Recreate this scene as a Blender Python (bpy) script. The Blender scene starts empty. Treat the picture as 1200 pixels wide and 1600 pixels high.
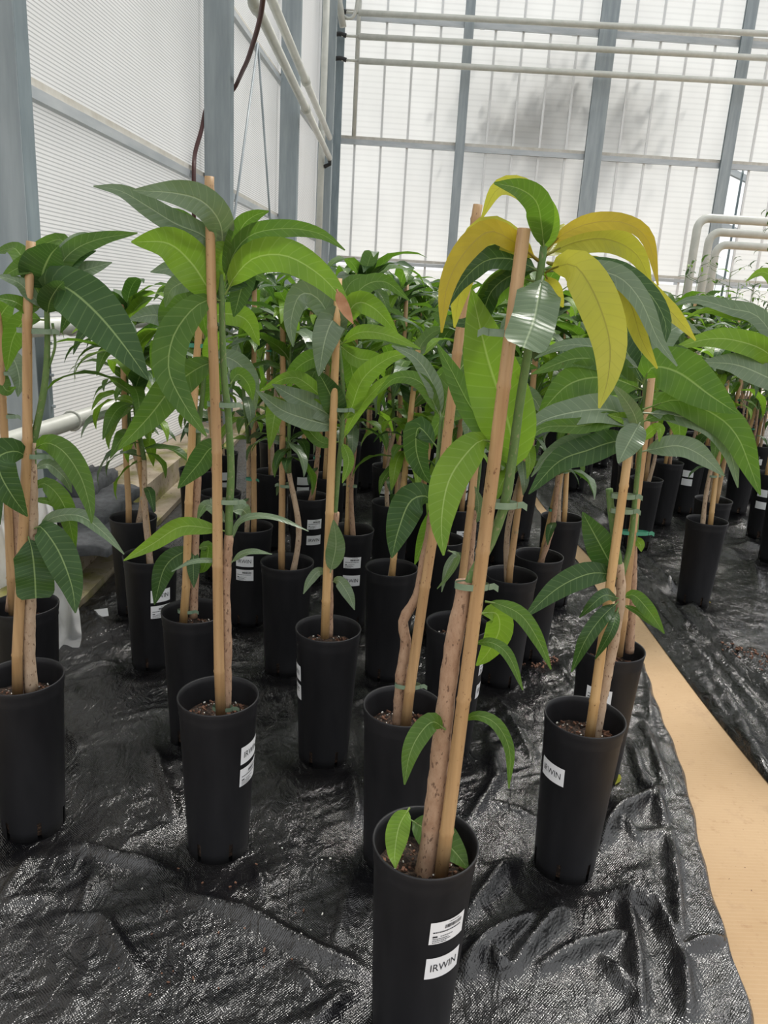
import bpy, bmesh, math, random
import numpy as np
from mathutils import Vector, Matrix
random.seed(7)
rng = np.random.RandomState(7)
scene = bpy.context.scene
COL = scene.collection

# ------------------------------------------------------------------ camera
F = 1180.0; CH = 1.41
def unit(v):
    v = np.array(v, float); return v / np.linalg.norm(v)
_dn = unit((-250, (F * F + 15 * 250) / 335, F))
_y = unit((-15, -335, F)); _z = -_dn; _x = np.cross(_y, _z)
if _x[0] < 0: _x = -_x
RM = np.stack([_x, _y, _z]); CP = np.array([0, 0, CH])
cd = bpy.data.cameras.new('camera'); cam = bpy.data.objects.new('camera', cd); COL.objects.link(cam)
cd.sensor_fit = 'VERTICAL'; cd.sensor_height = 36; cd.lens = F / 1600 * 36; cd.clip_start = .05; cd.clip_end = 200
m = Matrix.Identity(4)
for i in range(3):
    m[i][0] = RM[i][0]; m[i][1] = -RM[i][1]; m[i][2] = -RM[i][2]; m[i][3] = CP[i]
cam.matrix_world = m
scene.camera = cam

# ------------------------------------------------------------------ sky, sun, exposure
world = bpy.data.worlds.new('overcast_sky'); scene.world = world; world.use_nodes = True
bg = world.node_tree.nodes['Background']; bg.inputs[0].default_value = (.93, .965, 1, 1); bg.inputs[1].default_value = 1.0
_wn = world.node_tree                              # overcast sky: brighter overhead, dim ground below the horizon
_tc = _wn.nodes.new('ShaderNodeTexCoord'); _sx = _wn.nodes.new('ShaderNodeSeparateXYZ'); _wn.links.new(_tc.outputs['Generated'], _sx.inputs[0])
_cr = _wn.nodes.new('ShaderNodeValToRGB'); _mr = _wn.nodes.new('ShaderNodeMapRange'); _mr.inputs[1].default_value = -1; _mr.inputs[2].default_value = 1
_wn.links.new(_sx.outputs[2], _mr.inputs[0]); _wn.links.new(_mr.outputs[0], _cr.inputs[0])
_e = _cr.color_ramp.elements; _e[0].position = .48; _e[0].color = (.26, .26, .25, 1); _e[1].position = 1; _e[1].color = (1.3, 1.31, 1.32, 1)
_k = _cr.color_ramp.elements.new(.52); _k.color = (.90, .91, .92, 1)
_wn.links.new(_cr.outputs[0], bg.inputs[0])
sl = bpy.data.lights.new('sun', 'SUN'); sl.energy = 3.0; sl.angle = math.radians(14); sl.color = (1, .96, .9)
so = bpy.data.objects.new('sun', sl); COL.objects.link(so)
so.rotation_euler = Vector((-.38, -.50, -1)).to_track_quat('-Z', 'Y').to_euler()
scene.view_settings.view_transform = 'Standard'; scene.view_settings.look = 'None'
scene.view_settings.gamma = 1; scene.view_settings.use_curve_mapping = False
scene.view_settings.exposure = 0.5

# ------------------------------------------------------------------ photograph geometry helpers
def ray(px, py): return RM @ np.array([(px - 600) / F, (py - 800) / F, 1.])
def onz(px, py, z=0.):
    r = ray(px, py); return CP + r * (z - CH) / r[2]
def ony(px, py, y):
    r = ray(px, py); return CP + r * y / r[1]

# ------------------------------------------------------------------ materials
def mat(name):
    mt = bpy.data.materials.new(name); mt.use_nodes = True
    nt = mt.node_tree; return mt, nt, nt.nodes['Principled BSDF']
def N(nt, t, **kw):
    n = nt.nodes.new(t)
    for k, v in kw.items(): setattr(n, k, v)
    return n
def math_(nt, op, a, b=None, c=None):
    n = N(nt, 'ShaderNodeMath', operation=op)
    for i, v in enumerate((a, b, c)):
        if v is None: continue
        if isinstance(v, (int, float)): n.inputs[i].default_value = v
        else: nt.links.new(v, n.inputs[i])
    return n.outputs[0]
def mixc(nt, fac, a, b, mode='MIX'):
    n = N(nt, 'ShaderNodeMix', data_type='RGBA', blend_type=mode)
    for s, v in ((n.inputs[0], fac), (n.inputs[6], a), (n.inputs[7], b)):
        if isinstance(v, (int, float)): s.default_value = v
        elif isinstance(v, tuple): s.default_value = v + (1,) if len(v) == 3 else v
        else: nt.links.new(v, s)
    return n.outputs[2]
def noise(nt, scale, detail=3, rough=.5, vec=None, dim=None):
    n = N(nt, 'ShaderNodeTexNoise'); n.inputs['Scale'].default_value = scale
    n.inputs['Detail'].default_value = detail; n.inputs['Roughness'].default_value = rough
    if vec is not None: nt.links.new(vec, n.inputs['Vector'])
    return n.outputs[0]
def coord(nt, which='Object'): return N(nt, 'ShaderNodeTexCoord').outputs[which]
def mapping(nt, vec, scale=(1, 1, 1), rot=(0, 0, 0)):
    n = N(nt, 'ShaderNodeMapping'); n.inputs['Scale'].default_value = scale; n.inputs['Rotation'].default_value = rot
    nt.links.new(vec, n.inputs[0]); return n.outputs[0]
def ramp(nt, fac, lo, hi):
    n = N(nt, 'ShaderNodeMapRange'); n.inputs[1].default_value = lo; n.inputs[2].default_value = hi
    nt.links.new(fac, n.inputs[0]); return n.outputs[0]
def bump(nt, b, h, strength=.3, dist=.01):
    n = N(nt, 'ShaderNodeBump'); n.inputs['Strength'].default_value = strength; n.inputs['Distance'].default_value = dist
    nt.links.new(h, n.inputs['Height']); nt.links.new(n.outputs[0], b.inputs['Normal'])
    return n
def simple(name, col, rough=.6, metal=0, nscale=None, col2=None, spec=.5, bstr=0, lo=.35, hi=.7, sc=(1, 1, 1)):
    mt, nt, b = mat(name)
    b.inputs['Base Color'].default_value = (*col, 1); b.inputs['Roughness'].default_value = rough
    b.inputs['Metallic'].default_value = metal; b.inputs['Specular IOR Level'].default_value = spec
    if nscale:
        v = mapping(nt, coord(nt), sc); nz = noise(nt, nscale, 4, .6, v)
        nt.links.new(mixc(nt, ramp(nt, nz, lo, hi), col, col2 or col), b.inputs['Base Color'])
        if bstr: bump(nt, b, nz, bstr, .004)
    return mt
M = {}
M['pot'] = simple('pot_black_plastic', (.0085, .0085, .010), .5, nscale=14, col2=(.015, .015, .017), spec=.3, sc=(1, 1, .3))
M['soil'] = simple('potting_soil', (.02, .012, .008), .95, nscale=120, col2=(.16, .09, .055), bstr=.9, lo=.5, hi=.75)
M['label'] = simple('label_paper', (.82, .83, .85), .45)
M['ink'] = simple('label_ink', (.02, .02, .025), .6)
M['inkgrey'] = simple('label_ink_faded', (.3, .3, .32), .6)
M['tie'] = simple('green_tie_tape', (.13, .20, .13), .4, nscale=40, col2=(.19, .26, .18))
M['tie2'] = simple('emerald_tie_tape', (.03, .20, .13), .4, nscale=40, col2=(.05, .26, .17))
M['steel'] = simple('galvanised_steel', (.25, .29, .31), .5, .1, nscale=9, col2=(.37, .41, .43), sc=(1, 1, .12))
M['steel_dark'] = simple('weathered_steel', (.16, .20, .22), .5, .3, nscale=9, col2=(.24, .29, .31), sc=(1, 1, .2))
M['pipe'] = simple('cream_painted_pipe', (.50, .51, .46), .4, nscale=6, col2=(.60, .60, .55))
M['rubber'] = simple('black_rubber', (.015, .015, .016), .6)
M['hose'] = simple('dark_red_hose', (.07, .022, .02), .5)
M['bar'] = simple('glazing_bar_aluminium', (.72, .73, .73), .5, 0)
M['rail'] = simple('aluminium_rail', (.40, .43, .45), .45, .3, nscale=12, col2=(.52, .54, .55), sc=(.2, .2, 1))
M['lip'] = simple('rail_dirty_lip', (.50, .47, .41), .7, nscale=10, col2=(.62, .60, .55))
M['cloth'] = simple('grey_ground_cloth', (.055, .058, .064), .75, nscale=30, col2=(.095, .10, .11), bstr=.4)
M['paper'] = simple('white_paper', (.8, .8, .82), .6)
M['dryleaf'] = simple('dry_leaf', (.28, .13, .06), .8, nscale=30, col2=(.40, .22, .12))
M['crumb'] = simple('bark_crumbs', (.10, .045, .028), .95, nscale=60, col2=(.20, .10, .06))
M['perlite'] = simple('perlite', (.7, .68, .62), .9)
M['dark'] = simple('dark_foliage', (.02, .03, .018), .7)

def bamboo(name, c1, c2):
    mt, nt, b = mat(name); v = mapping(nt, coord(nt), (60, 60, 3))
    c = mixc(nt, ramp(nt, noise(nt, 1.5, 4, .6, v), .3, .7), c1, c2)
    v2 = mapping(nt, coord(nt), (30, 30, 16))
    sp = ramp(nt, noise(nt, 4, 3, .7, v2), .63, .72)
    nt.links.new(mixc(nt, sp, c, (.16, .075, .03)), b.inputs['Base Color']); b.inputs['Roughness'].default_value = .5
    return mt
M['bamboo'] = bamboo('bamboo_golden', (.43, .255, .10), (.54, .36, .17))
M['bamboo_red'] = bamboo('bamboo_reddish', (.31, .185, .085), (.43, .275, .13))
def bark(name, c1, c2, c3):
    mt, nt, b = mat(name); v = mapping(nt, coord(nt), (1, 1, .5))
    nz = noise(nt, 55, 5, .7, v)
    c = mixc(nt, ramp(nt, nz, .3, .7), c1, c2)
    lent = ramp(nt, noise(nt, 160, 2, .5, v), .6, .68)
    nt.links.new(mixc(nt, lent, c, c3), b.inputs['Base Color']); b.inputs['Roughness'].default_value = .85
    bump(nt, b, nz, .5, .004); return mt
M['bark'] = bark('bark_brown', (.26, .15, .09), (.40, .27, .18), (.14, .08, .05))
M['bark_pale'] = bark('bark_pale', (.33, .23, .15), (.46, .35, .25), (.18, .11, .07))
M['shoot'] = bark('shoot_green', (.07, .14, .035), (.12, .19, .06), (.17, .19, .09))

def leafmat(name, c_dark, c_lite, vein, trans, rough=.36, tcol=None, tf=.38, spec=.24):
    mt, nt, b = mat(name)
    uv = N(nt, 'ShaderNodeSeparateXYZ'); nt.links.new(coord(nt, 'UV'), uv.inputs[0])
    a = math_(nt, 'MULTIPLY', math_(nt, 'ABSOLUTE', math_(nt, 'SUBTRACT', uv.outputs[0], .5)), 2.)
    mid = math_(nt, 'SUBTRACT', 1., ramp(nt, a, .022, .055))
    ph = math_(nt, 'FRACT', math_(nt, 'SUBTRACT', math_(nt, 'MULTIPLY', uv.outputs[1], 17.), math_(nt, 'MULTIPLY', a, 1.1)))
    tri = math_(nt, 'ABSOLUTE', math_(nt, 'SUBTRACT', ph, .5))
    lat = math_(nt, 'SUBTRACT', 1., ramp(nt, tri, .02, .075))
    rnd = N(nt, 'ShaderNodeObjectInfo').outputs['Random']
    nz = noise(nt, 14, 3, .6, coord(nt))
    base = mixc(nt, ramp(nt, nz, .3, .7), c_dark, c_lite)
    base = mixc(nt, math_(nt, 'MULTIPLY', rnd, .55), base, c_lite)
    base = mixc(nt, math_(nt, 'MULTIPLY', lat, .24), base, vein)
    base = mixc(nt, math_(nt, 'MULTIPLY', mid, .85), base, vein)
    spots = ramp(nt, noise(nt, 42, 2, .5, coord(nt)), .75, .79)
    base = mixc(nt, math_(nt, 'MULTIPLY', spots, .6), base, (.08, .05, .02))
    nt.links.new(base, b.inputs['Base Color']); b.inputs['Roughness'].default_value = rough
    b.inputs['Specular IOR Level'].default_value = spec
    h = math_(nt, 'ADD', math_(nt, 'MULTIPLY', tri, .7), math_(nt, 'MULTIPLY', ramp(nt, a, 0, .12), .6))
    bm = bump(nt, b, h, .22, .004)
    tr = N(nt, 'ShaderNodeBsdfTranslucent')
    nt.links.new(mixc(nt, .75, base, tcol or trans), tr.inputs[0]); nt.links.new(bm.outputs[0], tr.inputs['Normal'])
    mx = N(nt, 'ShaderNodeMixShader'); mx.inputs[0].default_value = tf
    nt.links.new(b.outputs[0], mx.inputs[1]); nt.links.new(tr.outputs[0], mx.inputs[2])
    nt.links.new(mx.outputs[0], nt.nodes['Material Output'].inputs[0])
    return mt
M['green'] = leafmat('leaf_green', (.036, .088, .015), (.080, .155, .024), (.26, .36, .12), (.15, .32, .02))
M['deep'] = leafmat('leaf_deep_green', (.019, .052, .016), (.040, .088, .025), (.24, .34, .13), (.08, .19, .02), tf=.28)
M['bright'] = leafmat('leaf_bright_green', (.095, .195, .018), (.165, .28, .028), (.34, .46, .14), (.24, .46, .03))
M['sheen'] = leafmat('leaf_green_sky_sheen', (.080, .130, .066), (.125, .180, .098), (.30, .37, .22), (.12, .24, .04), rough=.32, tf=.25, spec=.55)  # silvery sky sheen put into the leaf colour as grey, besides the gloss
M['yellow'] = leafmat('leaf_yellow', (.30, .32, .035), (.42, .41, .06), (.20, .19, .04), (.56, .56, .05))
M['olive'] = leafmat('leaf_yellow_ochre', (.31, .245, .018), (.42, .345, .03), (.28, .22, .05), (.60, .45, .03))

# translucent twin-wall sheet: scatters daylight through
def sheetmat(name, ribs, strength, tint):
    mt, nt, b = mat(name)
    sp = N(nt, 'ShaderNodeSeparateXYZ'); nt.links.new(coord(nt), sp.inputs[0])
    ph = math_(nt, 'FRACT', math_(nt, 'MULTIPLY', sp.outputs[2], 1. / ribs))
    rib = math_(nt, 'SUBTRACT', 1., ramp(nt, math_(nt, 'ABSOLUTE', math_(nt, 'SUBTRACT', ph, .5)), .10, .2))
    nz = noise(nt, 1.3, 4, .55, mapping(nt, coord(nt), (1, 1, .6)))
    c = mixc(nt, ramp(nt, nz, .3, .75), tint, tuple(x * .93 for x in tint))
    c = mixc(nt, math_(nt, 'MULTIPLY', rib, strength), c, (.36, .37, .37))
    tr = N(nt, 'ShaderNodeBsdfTranslucent'); nt.links.new(c, tr.inputs[0])
    nt.links.new(c, b.inputs['Base Color']); b.inputs['Roughness'].default_value = .4; b.inputs['Specular IOR Level'].default_value = .2
    mx = N(nt, 'ShaderNodeMixShader'); mx.inputs[0].default_value = .78
    nt.links.new(b.outputs[0], mx.inputs[1]); nt.links.new(tr.outputs[0], mx.inputs[2])
    nt.links.new(mx.outputs[0], nt.nodes['Material Output'].inputs[0]); return mt
M['polyl'] = sheetmat('ribbed_polycarbonate', .021, .62, (.97, .97, .96))
M['polyf'] = sheetmat('woven_white_sheet', .09, .10, (.90, .905, .895))
M['bag'] = sheetmat('thin_white_plastic', .5, .0, (.84, .85, .86))
mt, nt, b = mat('clear_glass'); b.inputs['Base Color'].default_value = (.95, .97, .97, 1)
b.inputs['Transmission Weight'].default_value = 1; b.inputs['Roughness'].default_value = 0; b.inputs['IOR'].default_value = 1.05
M['glass'] = mt

def plastic(name):
    mt, nt, b = mat(name); co = coord(nt)
    dust = ramp(nt, noise(nt, 3.5, 6, .65, co), .42, .72)
    nt.links.new(mixc(nt, dust, (.005, .005, .006), (.017, .016, .016)), b.inputs['Base Color'])
    b.inputs['Specular IOR Level'].default_value = .72
    rr = N(nt, 'ShaderNodeMapRange'); rr.inputs[3].default_value = .07; rr.inputs[4].default_value = .22
    nt.links.new(noise(nt, 2.2, 4, .6, co), rr.inputs[0]); nt.links.new(rr.outputs[0], b.inputs['Roughness'])
    sp = N(nt, 'ShaderNodeSeparateXYZ'); nt.links.new(co, sp.inputs[0])
    wx = math_(nt, 'SINE', math_(nt, 'MULTIPLY', sp.outputs[0], 2 * math.pi / .0065))
    wy = math_(nt, 'SINE', math_(nt, 'MULTIPLY', sp.outputs[1], 2 * math.pi / .0065))
    weave = math_(nt, 'MULTIPLY', wx, wy)
    n1 = noise(nt, 26, 4, .6, mapping(nt, co, (1, .55, 1), (0, 0, .5)))
    n1.node.inputs['Distortion'].default_value = 1.2
    n2 = noise(nt, 90, 2, .5, co)
    h = math_(nt, 'ADD', math_(nt, 'MULTIPLY', weave, .035), math_(nt, 'ADD', math_(nt, 'MULTIPLY', n1, 1.), math_(nt, 'MULTIPLY', n2, .15)))
    bump(nt, b, h, .7, .012); return mt
M['plastic'] = plastic('black_woven_plastic')
mt, nt, b = mat('tan_floor'); co = coord(nt)
c = mixc(nt, ramp(nt, noise(nt, 2.5, 5, .6, co), .3, .7), (.36, .235, .12), (.43, .295, .165))
c = mixc(nt, ramp(nt, noise(nt, 26, 5, .7, co), .58, .75), c, (.30, .18, .09))
c = mixc(nt, ramp(nt, noise(nt, 75, 2, .5, co), .72, .76), c, (.10, .05, .03))
sp = N(nt, 'ShaderNodeSeparateXYZ'); nt.links.new(co, sp.inputs[0])
c = mixc(nt, math_(nt, 'MULTIPLY', ramp(nt, noise(nt, 5, 6, .75, co), .55, .72), .5), c, (.22, .125, .065))
g1 = math_(nt, 'SINE', math_(nt, 'MULTIPLY', sp.outputs[1], 2 * math.pi / .012))
c = mixc(nt, math_(nt, 'MULTIPLY', ramp(nt, g1, .5, 1.), .12), c, (.54, .42, .27))
nt.links.new(c, b.inputs['Base Color']); b.inputs['Roughness'].default_value = .8
bump(nt, b, noise(nt, 60, 4, .6, co), .3, .004); M['tan'] = mt
mt, nt, b = mat('mossy_concrete'); co = coord(nt)
c = mixc(nt, ramp(nt, noise(nt, 6, 5, .65, co), .3, .7), (.32, .26, .19), (.45, .38, .29))
c = mixc(nt, ramp(nt, noise(nt, 2.6, 4, .6, co), .47, .62), c, (.22, .21, .05))
c = mixc(nt, ramp(nt, noise(nt, 30, 3, .6, co), .62, .70), c, (.13, .09, .06))
nt.links.new(c, b.inputs['Base Color']); b.inputs['Roughness'].default_value = .9
bump(nt, b, noise(nt, 40, 4, .6, co), .4, .006); M['concrete'] = mt

# ------------------------------------------------------------------ mesh helpers
class MB:
    def __init__(s): s.v = []; s.f = []; s.uv = []
    def add(s, vs, fs):
        o = len(s.v); s.v += [tuple(map(float, p)) for p in vs]; s.f += [tuple(i + o for i in f) for f in fs]; return s
    def box(s, c, sx, sy, sz, ax=None):
        ax = ax or ((1, 0, 0), (0, 1, 0), (0, 0, 1)); c = np.array(c, float); A = [np.array(a, float) for a in ax]
        vs = [c + A[0] * sx * i / 2 + A[1] * sy * j / 2 + A[2] * sz * k / 2 for i in (-1, 1) for j in (-1, 1) for k in (-1, 1)]
        return s.add(vs, [(0, 1, 3, 2), (4, 6, 7, 5), (0, 4, 5, 1), (2, 3, 7, 6), (0, 2, 6, 4), (1, 5, 7, 3)])
    def tube(s, pts, r, n=8, cap=True):
        P = [np.array(p, float) for p in pts]; R = [r] * len(P) if isinstance(r, (int, float)) else list(r)
        vs = []; ref = None
        for i, p in enumerate(P):
            t = unit(P[min(i + 1, len(P) - 1)] - P[max(i - 1, 0)])
            if ref is None:
                ref = np.cross(t, (0, 0, 1)) if abs(t[2]) < .9 else np.cross(t, (0, 1, 0))
            ref = unit(ref - t * (ref @ t)); q = np.cross(t, ref)
            for k in range(n):
                a = 2 * math.pi * k / n; vs.append(p + R[i] * (math.cos(a) * ref + math.sin(a) * q))
        fs = []
        for i in range(len(P) - 1):
            for k in range(n):
                a, b2 = i * n + k, i * n + (k + 1) % n; fs.append((a, b2, b2 + n, a + n))
        if cap:
            fs.append(tuple(range(n - 1, -1, -1))); fs.append(tuple((len(P) - 1) * n + k for k in range(n)))
        return s.add(vs, fs)
    def mesh(s, name, mt, smooth=True):
        me = bpy.data.meshes.new(name); me.from_pydata(s.v, [], s.f); me.update()
        if mt: me.materials.append(mt if not isinstance(mt, str) else M[mt])
        if smooth: me.polygons.foreach_set('use_smooth', [True] * len(me.polygons))
        return me
    def build(s, name, mt, parent=None, smooth=True, off=None):
        if off is not None: s.v = [(p[0] - off[0], p[1] - off[1], p[2] - off[2]) for p in s.v]
        return link(name, s.mesh(name, mt, smooth), parent)
def link(name, me, parent=None, loc=None):
    o = bpy.data.objects.new(name, me); COL.objects.link(o)
    if parent is not None: o.parent = parent
    if loc is not None: o.location = loc
    return o
def tag(o, label, cat, group=None, kind=None):
    if label: o['label'] = label
    if cat: o['category'] = cat
    if group: o['group'] = group
    if kind: o['kind'] = kind
    return o
def struct(o): o['kind'] = 'structure'; return o
def empty(name, loc=(0, 0, 0), label=None, cat=None, group=None, rz=0):
    o = bpy.data.objects.new(name, None); COL.objects.link(o); o.location = tuple(map(float, loc)); o.rotation_euler.z = rz
    o.empty_display_size = .05
    if label: tag(o, label, cat, group)
    return o
def spline(pts, n):
    P = [np.array(p, float) for p in pts]
    if len(P) == 2: return [P[0] + (P[1] - P[0]) * i / (n - 1) for i in range(n)]
    Q = [2 * P[0] - P[1]] + P + [2 * P[-1] - P[-2]]; L = [0]
    for i in range(len(P) - 1): L.append(L[-1] + np.linalg.norm(P[i + 1] - P[i]))
    out = []
    for k in range(n):
        d = L[-1] * k / (n - 1); i = 0
        while i < len(P) - 2 and d > L[i + 1]: i += 1
        t = (d - L[i]) / max(1e-9, L[i + 1] - L[i]); a, b2, c2, d2 = Q[i:i + 4]
        out.append(.5 * (2 * b2 + (c2 - a) * t + (2 * a - 5 * b2 + 4 * c2 - d2) * t * t + (3 * b2 - a - 3 * c2 + d2) * t ** 3))
    return out
def vnoise(x, y, seed=0):
    xi = np.floor(x).astype(np.int64); yi = np.floor(y).astype(np.int64); fx = x - xi; fy = y - yi
    fx = fx * fx * (3 - 2 * fx); fy = fy * fy * (3 - 2 * fy)
    def h(a, b2):
        n = (a * 374761393 + b2 * 668265263 + seed * 974711) & 0x7fffffff
        n = ((n ^ (n >> 13)) * 1274126177) & 0x7fffffff
        return ((n ^ (n >> 16)) & 0xffff) / 65535.
    return (h(xi, yi) * (1 - fx) + h(xi + 1, yi) * fx) * (1 - fy) + (h(xi, yi + 1) * (1 - fx) + h(xi + 1, yi + 1) * fx) * fy

# ------------------------------------------------------------------ the setting
mb = MB(); mb.box((3.5, 7, -.05), 14, 18, .1); struct(mb.build('floor', 'tan', smooth=False))

UL = unit((.0784, .9969, 0)); NL = np.array([UL[1], -UL[0], 0])          # left wall runs along UL, NL points indoors
WD = float(NL @ ((onz(140, 752, .2) + onz(240, 699, .2)) / 2))
def W(s, off, z): return UL * s + NL * (WD + off) + np.array([0, 0, z])
def onwall(px, py, off=0.):
    r = ray(px, py); t = (WD + off - NL @ CP) / (NL @ r); return CP + r * t
WAX = (tuple(UL), tuple(NL), (0, 0, 1))
COLS = [.25, 3.45, 6.87, 10.0, 13.0]
YF = 14.6

wl = struct(empty('wall_left', W(0, 0, 0)))
ws = list(W(0, 0, 0)); wrow = [(.2, 2.26), (2.30, 3.83), (3.87, 6.6)]
edges = COLS + [14.45]
for i in range(len(edges) - 1):
    for (z0, z1) in wrow:
        c = W((edges[i] + edges[i + 1]) / 2, -.012, (z0 + z1) / 2)
        MB().box(c, edges[i + 1] - edges[i] - .01, .024, z1 - z0, WAX).build('panel', 'polyl', wl, False, ws)
for z in (2.28, 3.85):
    r = MB().box(W(7.5, .025, z), 13.9, .05, .055, WAX).build('rail', 'rail', wl, False, ws)
    MB().box(W(7.5, .016, z + .05), 13.9, .03, .045, WAX).build('rail_lip', 'lip', wl, False, ws)

wf = struct(empty('wall_far', (0, YF, 0)))
FX = [-.95, 1.36, 3.72, 6.1, 8.46]
zr = [(0, 1.96), (2.10, 3.98), (4.06, 5.90), (6.0, 8.2)]
for b_ in range(4):
    x0, x1 = FX[b_], FX[b_ + 1]; w = (x1 - x0) / 5
    for k in range(5):
        for r_, (z0, z1) in enumerate(zr):
            clear = b_ == 3 and k == 0 and r_ in (0, 1)
            MB().box((x0 + w * (k + .5), .012, (z0 + z1) / 2), w - .012, .012, z1 - z0).build('pane' if clear else 'panel', 'glass' if clear else 'polyf', wf, False)
        if k:
            MB().box((x0 + w * k, -.004, 4.1), .038, .03, 8.2).build('glazing_bar', 'bar', wf, False)
for z, h in ((2.03, .055), (4.02, .085), (5.95, .10)):
    MB().box((3.75, -.03, z), 9.5, .06, h).build('rail', 'rail', wf, False)
    MB().box((3.75, -.02, z + h / 2 + .03), 9.5, .03, .05).build('rail_lip', 'lip', wf, False)
for b_, w in ((1, .16), (2, .30), (3, .20), (4, .30)):
    o = empty('steel_column', (FX[b_], YF - .12, 0), ['', 'narrow grey steel stud against the end wall nearest its corner', 'broad grey steel column in the middle of the white end wall',
              'medium grey steel stud beside the clear pane of the end wall', 'broad grey steel column of the end wall beyond the clear pane'][b_], 'column')
    MB().box((0, 0, 4.1), w, .02, 8.2).build('flange', 'steel', o, False)
    MB().box((0, .05, 4.1), .03, .09, 8.2).build('web', 'steel', o, False)
    MB().box((-w / 2 + .012, .02, 4.1), .024, .05, 8.2).build('lip', 'steel_dark', o, False)

names = ['', 'broad galvanised steel column carrying the two low cream pipes', 'galvanised steel column behind the tallest bamboo stake by the ribbed wall',
         'galvanised steel column between the wire braces and the corner', 'slim galvanised steel column at the corner of the two walls']
for i in (1, 2, 3, 4):
    base = W(COLS[i] + .05, 0, .2); o = empty('steel_column', base, names[i], 'column')
    MB().box(W(COLS[i], .15, 3.4), .014, .22, 6.4, WAX).build('flange', 'steel', o, False, base)
    MB().box(W(COLS[i] + .055, .255, 3.4), .11, .012, 6.4, WAX).build('web', 'steel_dark', o, False, base)
    MB().box(W(COLS[i] + .055, .045, 3.4), .11, .012, 6.4, WAX).build('web', 'steel_dark', o, False, base)
# unseen open steel roof frame, added for the ground sheets to reflect
cl = struct(empty('added_roof_frame', (3.5, 5, 8.2)))
for k in range(7): MB().box((0, -8.8 + k * 3.05, 0), 11.4, .34, .34).build('added_truss', 'steel', cl, False)
for k in range(9): MB().box((-5.2 + k * 1.3, .1, .2), .17, 19, .10).build('added_purlin', 'steel', cl, False)
# mossy concrete ledge along the left wall
o = empty('trim_1', (-1.3, 7, 0)); struct(o)
def wall_y(x, off=0.):
    q = (x - NL[0] * (WD + off)) / UL[0]; return float(UL[1] * q + NL[1] * (WD + off))
def wall_x(y): return float(NL[0] * WD + UL[0] * (y - NL[1] * WD) / UL[1])
def prism(pts, z0, z1, name, mt_, par, off):
    n = len(pts); fs = [tuple(range(n, 2 * n)), tuple(range(n - 1, -1, -1))] + [(i, (i + 1) % n, n + (i + 1) % n, n + i) for i in range(n)]
    return MB().add([(x, y, z0) for x, y in pts] + [(x, y, z1) for x, y in pts], fs).build(name, mt_, par, False, off)
prism([(-1.36, 1.2), (-1.36, wall_y(-1.36)), tuple(W(1.2, 0, 0)[:2])], 0, .2, 'ledge', 'concrete', o, (-1.3, 7, 0))
prism([(-1.36, 1.2), (-1.235, 1.2), (-1.235, wall_y(-1.235)), (-1.36, wall_y(-1.36))], 0, .04, 'kerb', 'concrete', o, (-1.3, 7, 0))
MB().box(W(7.4, -.02, .1), 14.1, .05, .2, WAX).build('plinth', 'concrete', wl, False, ws)

# ------------------------------------------------------------------ plastic ground sheets
def ridge_px(*pts): return [onz(*p)[:2] for p in pts]
FOLDS = [  # (points on the ground, height, width)
    (ridge_px((300, 1412), (380, 1440), (480, 1490), (582, 1530)), .020, .016),
    (ridge_px((105, 1280), (60, 1340), (0, 1420)), .018, .014), (ridge_px((90, 1325), (170, 1350), (280, 1368)), .018, .015),
    (ridge_px((95, 1440), (160, 1445), (215, 1530)), .014, .012), (ridge_px((150, 1365), (125, 1440)), .012, .012),
    (ridge_px((240, 1130), (250, 1210), (285, 1320)), .016, .012), (ridge_px((390, 1330), (415, 1420)), .012, .010),
    (ridge_px((540, 1190), (560, 1290), (553, 1380)), .022, .016), (ridge_px((525, 1490), (548, 1380)), .012, .012),
    (ridge_px((500, 1600), (540, 1565), (585, 1545)), .022, .016), (ridge_px((455, 1510), (505, 1570)), .010, .01),
    (ridge_px((730, 1440), (775, 1385), (832, 1328)), .030, .016), (ridge_px((712, 1536), (757, 1495), (847, 1440)), .034, .018),
    (ridge_px((672, 1600), (714, 1538)), .02, .014), (ridge_px((757, 1495), (778, 1528), (797, 1532)), .03, .012),
    (ridge_px((797, 1532), (850, 1470), (880, 1430)), .032, .014), (ridge_px((877, 1397), (925, 1340), (967, 1283), (1030, 1243)), .036, .016),
    (ridge_px((877, 1397), (963, 1409), (1024, 1437), (1060, 1498)), .036, .014), (ridge_px((1044, 1307), (1055, 1400), (1060, 1498)), .024, .010),
    (ridge_px((1060, 1498), (1130, 1482)), .020, .012), (ridge_px((1060, 1498), (1072, 1600)), .026, .014),
    (ridge_px((797, 1520), (840, 1470), (877, 1400)), .026, .014), (ridge_px((837, 1531), (902, 1498), (975, 1470)), .024, .013),
    (ridge_px((975, 1409), (990, 1500), (1000, 1600)), .026, .013), (ridge_px((934, 1506), (1000, 1575)), .02, .012),
    (ridge_px((1018, 1240), (1036, 1300)), .03, .012), (ridge_px((965, 1283), (995, 1325)), .025, .012),
    (ridge_px((985, 1170), (1005, 1235), (1030, 1250)), .022, .012), (ridge_px((1000, 1130), (1040, 1240)), .018, .012),
    (ridge_px((455, 1080), (470, 1180)), .012, .010), (ridge_px((560, 1120), (575, 1190)), .012, .012),
    (ridge_px((760, 1150), (775, 1230), (735, 1290)), .020, .014), (ridge_px((755, 1260), (832, 1285)), .012, .010),
    (ridge_px((765, 1080), (830, 1190)), .014, .012), (ridge_px((840, 1000), (905, 1090)), .012, .012), (ridge_px((800, 930), (870, 1010)), .012, .012)]
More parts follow.
